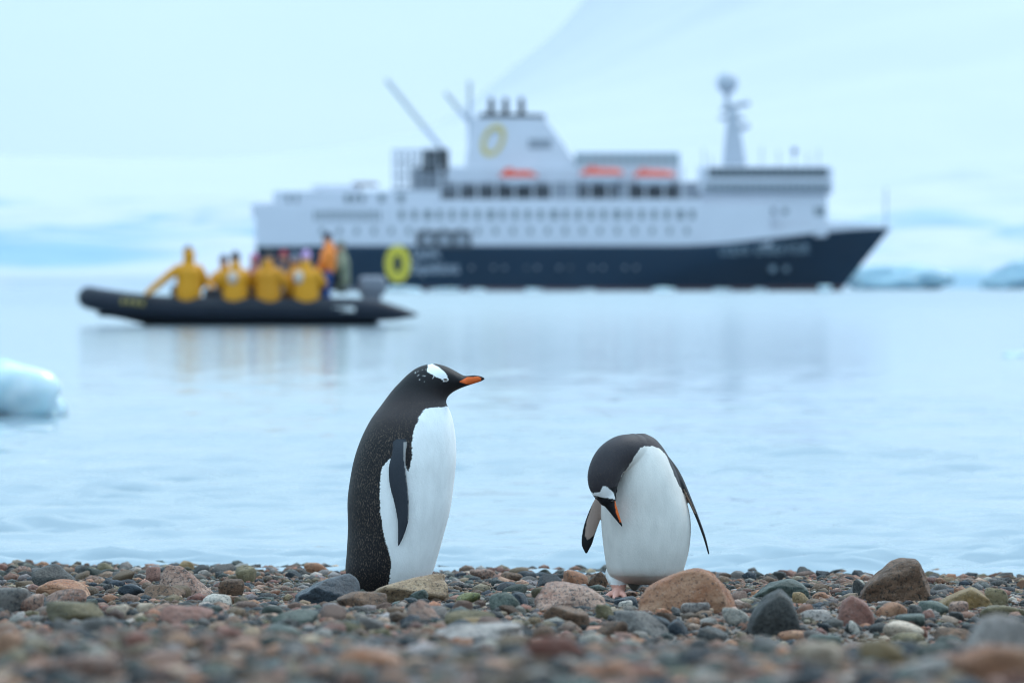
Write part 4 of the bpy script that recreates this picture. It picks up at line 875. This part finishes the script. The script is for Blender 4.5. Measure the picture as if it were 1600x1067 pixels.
for k in range(16):
    px = 1296 + k * 5.4; u = (shx(px) - shx(403)) / (shx(1391) - shx(403)); x_, b_, z_ = hullpt(min(u, .995), 1.0); V, T = tube([(x_, -b_ + .1, z_ - .2), (x_, -b_ + .1, z_ + 1.2)], .06, 3, 6); mesh_obj('rail_post', V, T, SWHITE, hull)
Vb, Fb = [], []
for i in range(40):
    u = .70 + .298 * i / 39; x_, b_, z_ = hullpt(u, 1.0); hh = 1.5 * float(sstep(1.0, .9, u)) + .25; Vb += [(x_, -b_ + .02, z_ - .1), (x_, -b_ + .02, z_ + hh), (x_, -b_ + .22, z_ + hh), (x_, -b_ + .22, z_ - .1)]
for i in range(39):
    for j in range(4): a = i * 4 + j; b_ = i * 4 + (j + 1) % 4; Fb.append((a, b_, b_ + 4, a + 4))
mesh_obj('bulwark', Vb, Fb, SWHITE, ship, smooth=False)

# ------------------------------------------------------------------ ice
def ice_mat(nm, c1, c2):
    m, t, b = nodes(nm); N = t.nodes.new; L = t.links.new
    tcn = N('ShaderNodeTexCoord'); n = N('ShaderNodeTexNoise'); n.inputs['Scale'].default_value = 3; n.inputs['Detail'].default_value = 6; L(tcn.outputs['Object'], n.inputs['Vector'])
    r = N('ShaderNodeValToRGB'); e = r.color_ramp.elements; e[0].position = .35; e[0].color = (*c1, 1); e[1].position = .62; e[1].color = (*c2, 1); L(n.outputs[0], r.inputs[0]); L(r.outputs[0], b.inputs['Base Color'])
    b.inputs['Roughness'].default_value = .25; b.inputs['Subsurface Weight'].default_value = .3; b.inputs['Subsurface Radius'].default_value = (.05, .12, .2)
    return m
ICE = ice_mat('glacier_ice', (.42, .62, .70), (.70, .78, .82)); BLUE_ICE = ice_mat('dense_blue_ice', (.20, .36, .46), (.34, .48, .56))
def iceberg(label, l, r_, top, d, seed, group=None, k=7):
    s = d / F; wd = (r_ - l) * s; base = HOR + CAM_H / s; ht = (base - top) * s; V, T = rock(4, seed, k=k, rough=.30)
    V = V * [wd / 2, wd * .4, ht * .72]; o = mesh_obj('iceberg' if wd > 2 else 'ice_block', V, T, BLUE_ICE if d > 1500 else ICE, loc=((((l + r_) / 2) - 800) * s, d + wd * .3, ht * .28)); return tag(o, label, 'ice', group)
iceberg('melting pale blue ice block floating near the shingle', -75, 97, 568, 39.5, 31, k=6)
iceberg('low blue ice floe beyond the bow of the ship', 1335, 1492, 414, 1700, 33, k=5)
iceberg('blue iceberg partly out of the picture beyond the ship', 1535, 1640, 402, 1900, 35)
iceberg('tiny blue ice piece adrift in open water', 1569, 1602, 550, 74, 36)
for k, (l, r_, t_) in enumerate([(600, 660, 447), (668, 720, 450), (735, 760, 451), (820, 850, 451), (905, 930, 452), (1015, 1060, 449), (1115, 1145, 451), (1175, 1200, 451), (1280, 1300, 447), (560, 590, 450)]):
    iceberg('small white ice piece drifting along the hull of the ship', l, r_, t_, dS - 30, 50 + k, 'ice pieces drifting along the ship', 5)

# ------------------------------------------------------------------ air
def haze():
    m = bpy.data.materials.new('haze'); m.use_nodes = True; t = m.node_tree; t.nodes.clear(); o_ = t.nodes.new('ShaderNodeOutputMaterial'); v = t.nodes.new('ShaderNodeVolumePrincipled')
    v.inputs['Color'].default_value = (.90, .95, 1.0, 1); v.inputs['Density'].default_value = .000012; v.inputs['Anisotropy'].default_value = .0
    t.links.new(v.outputs[0], o_.inputs['Volume']); bm = bmesh.new(); bmesh.ops.create_cube(bm, size=1); me = bpy.data.meshes.new('haze'); bm.to_mesh(me); bm.free(); me.materials.append(m)
    h = link('haze', me, loc=(0, 4400, 448)); h.scale = (9000, 9400, 904); tag(h, 'thin pale haze over the bay', kind='stuff')
haze()
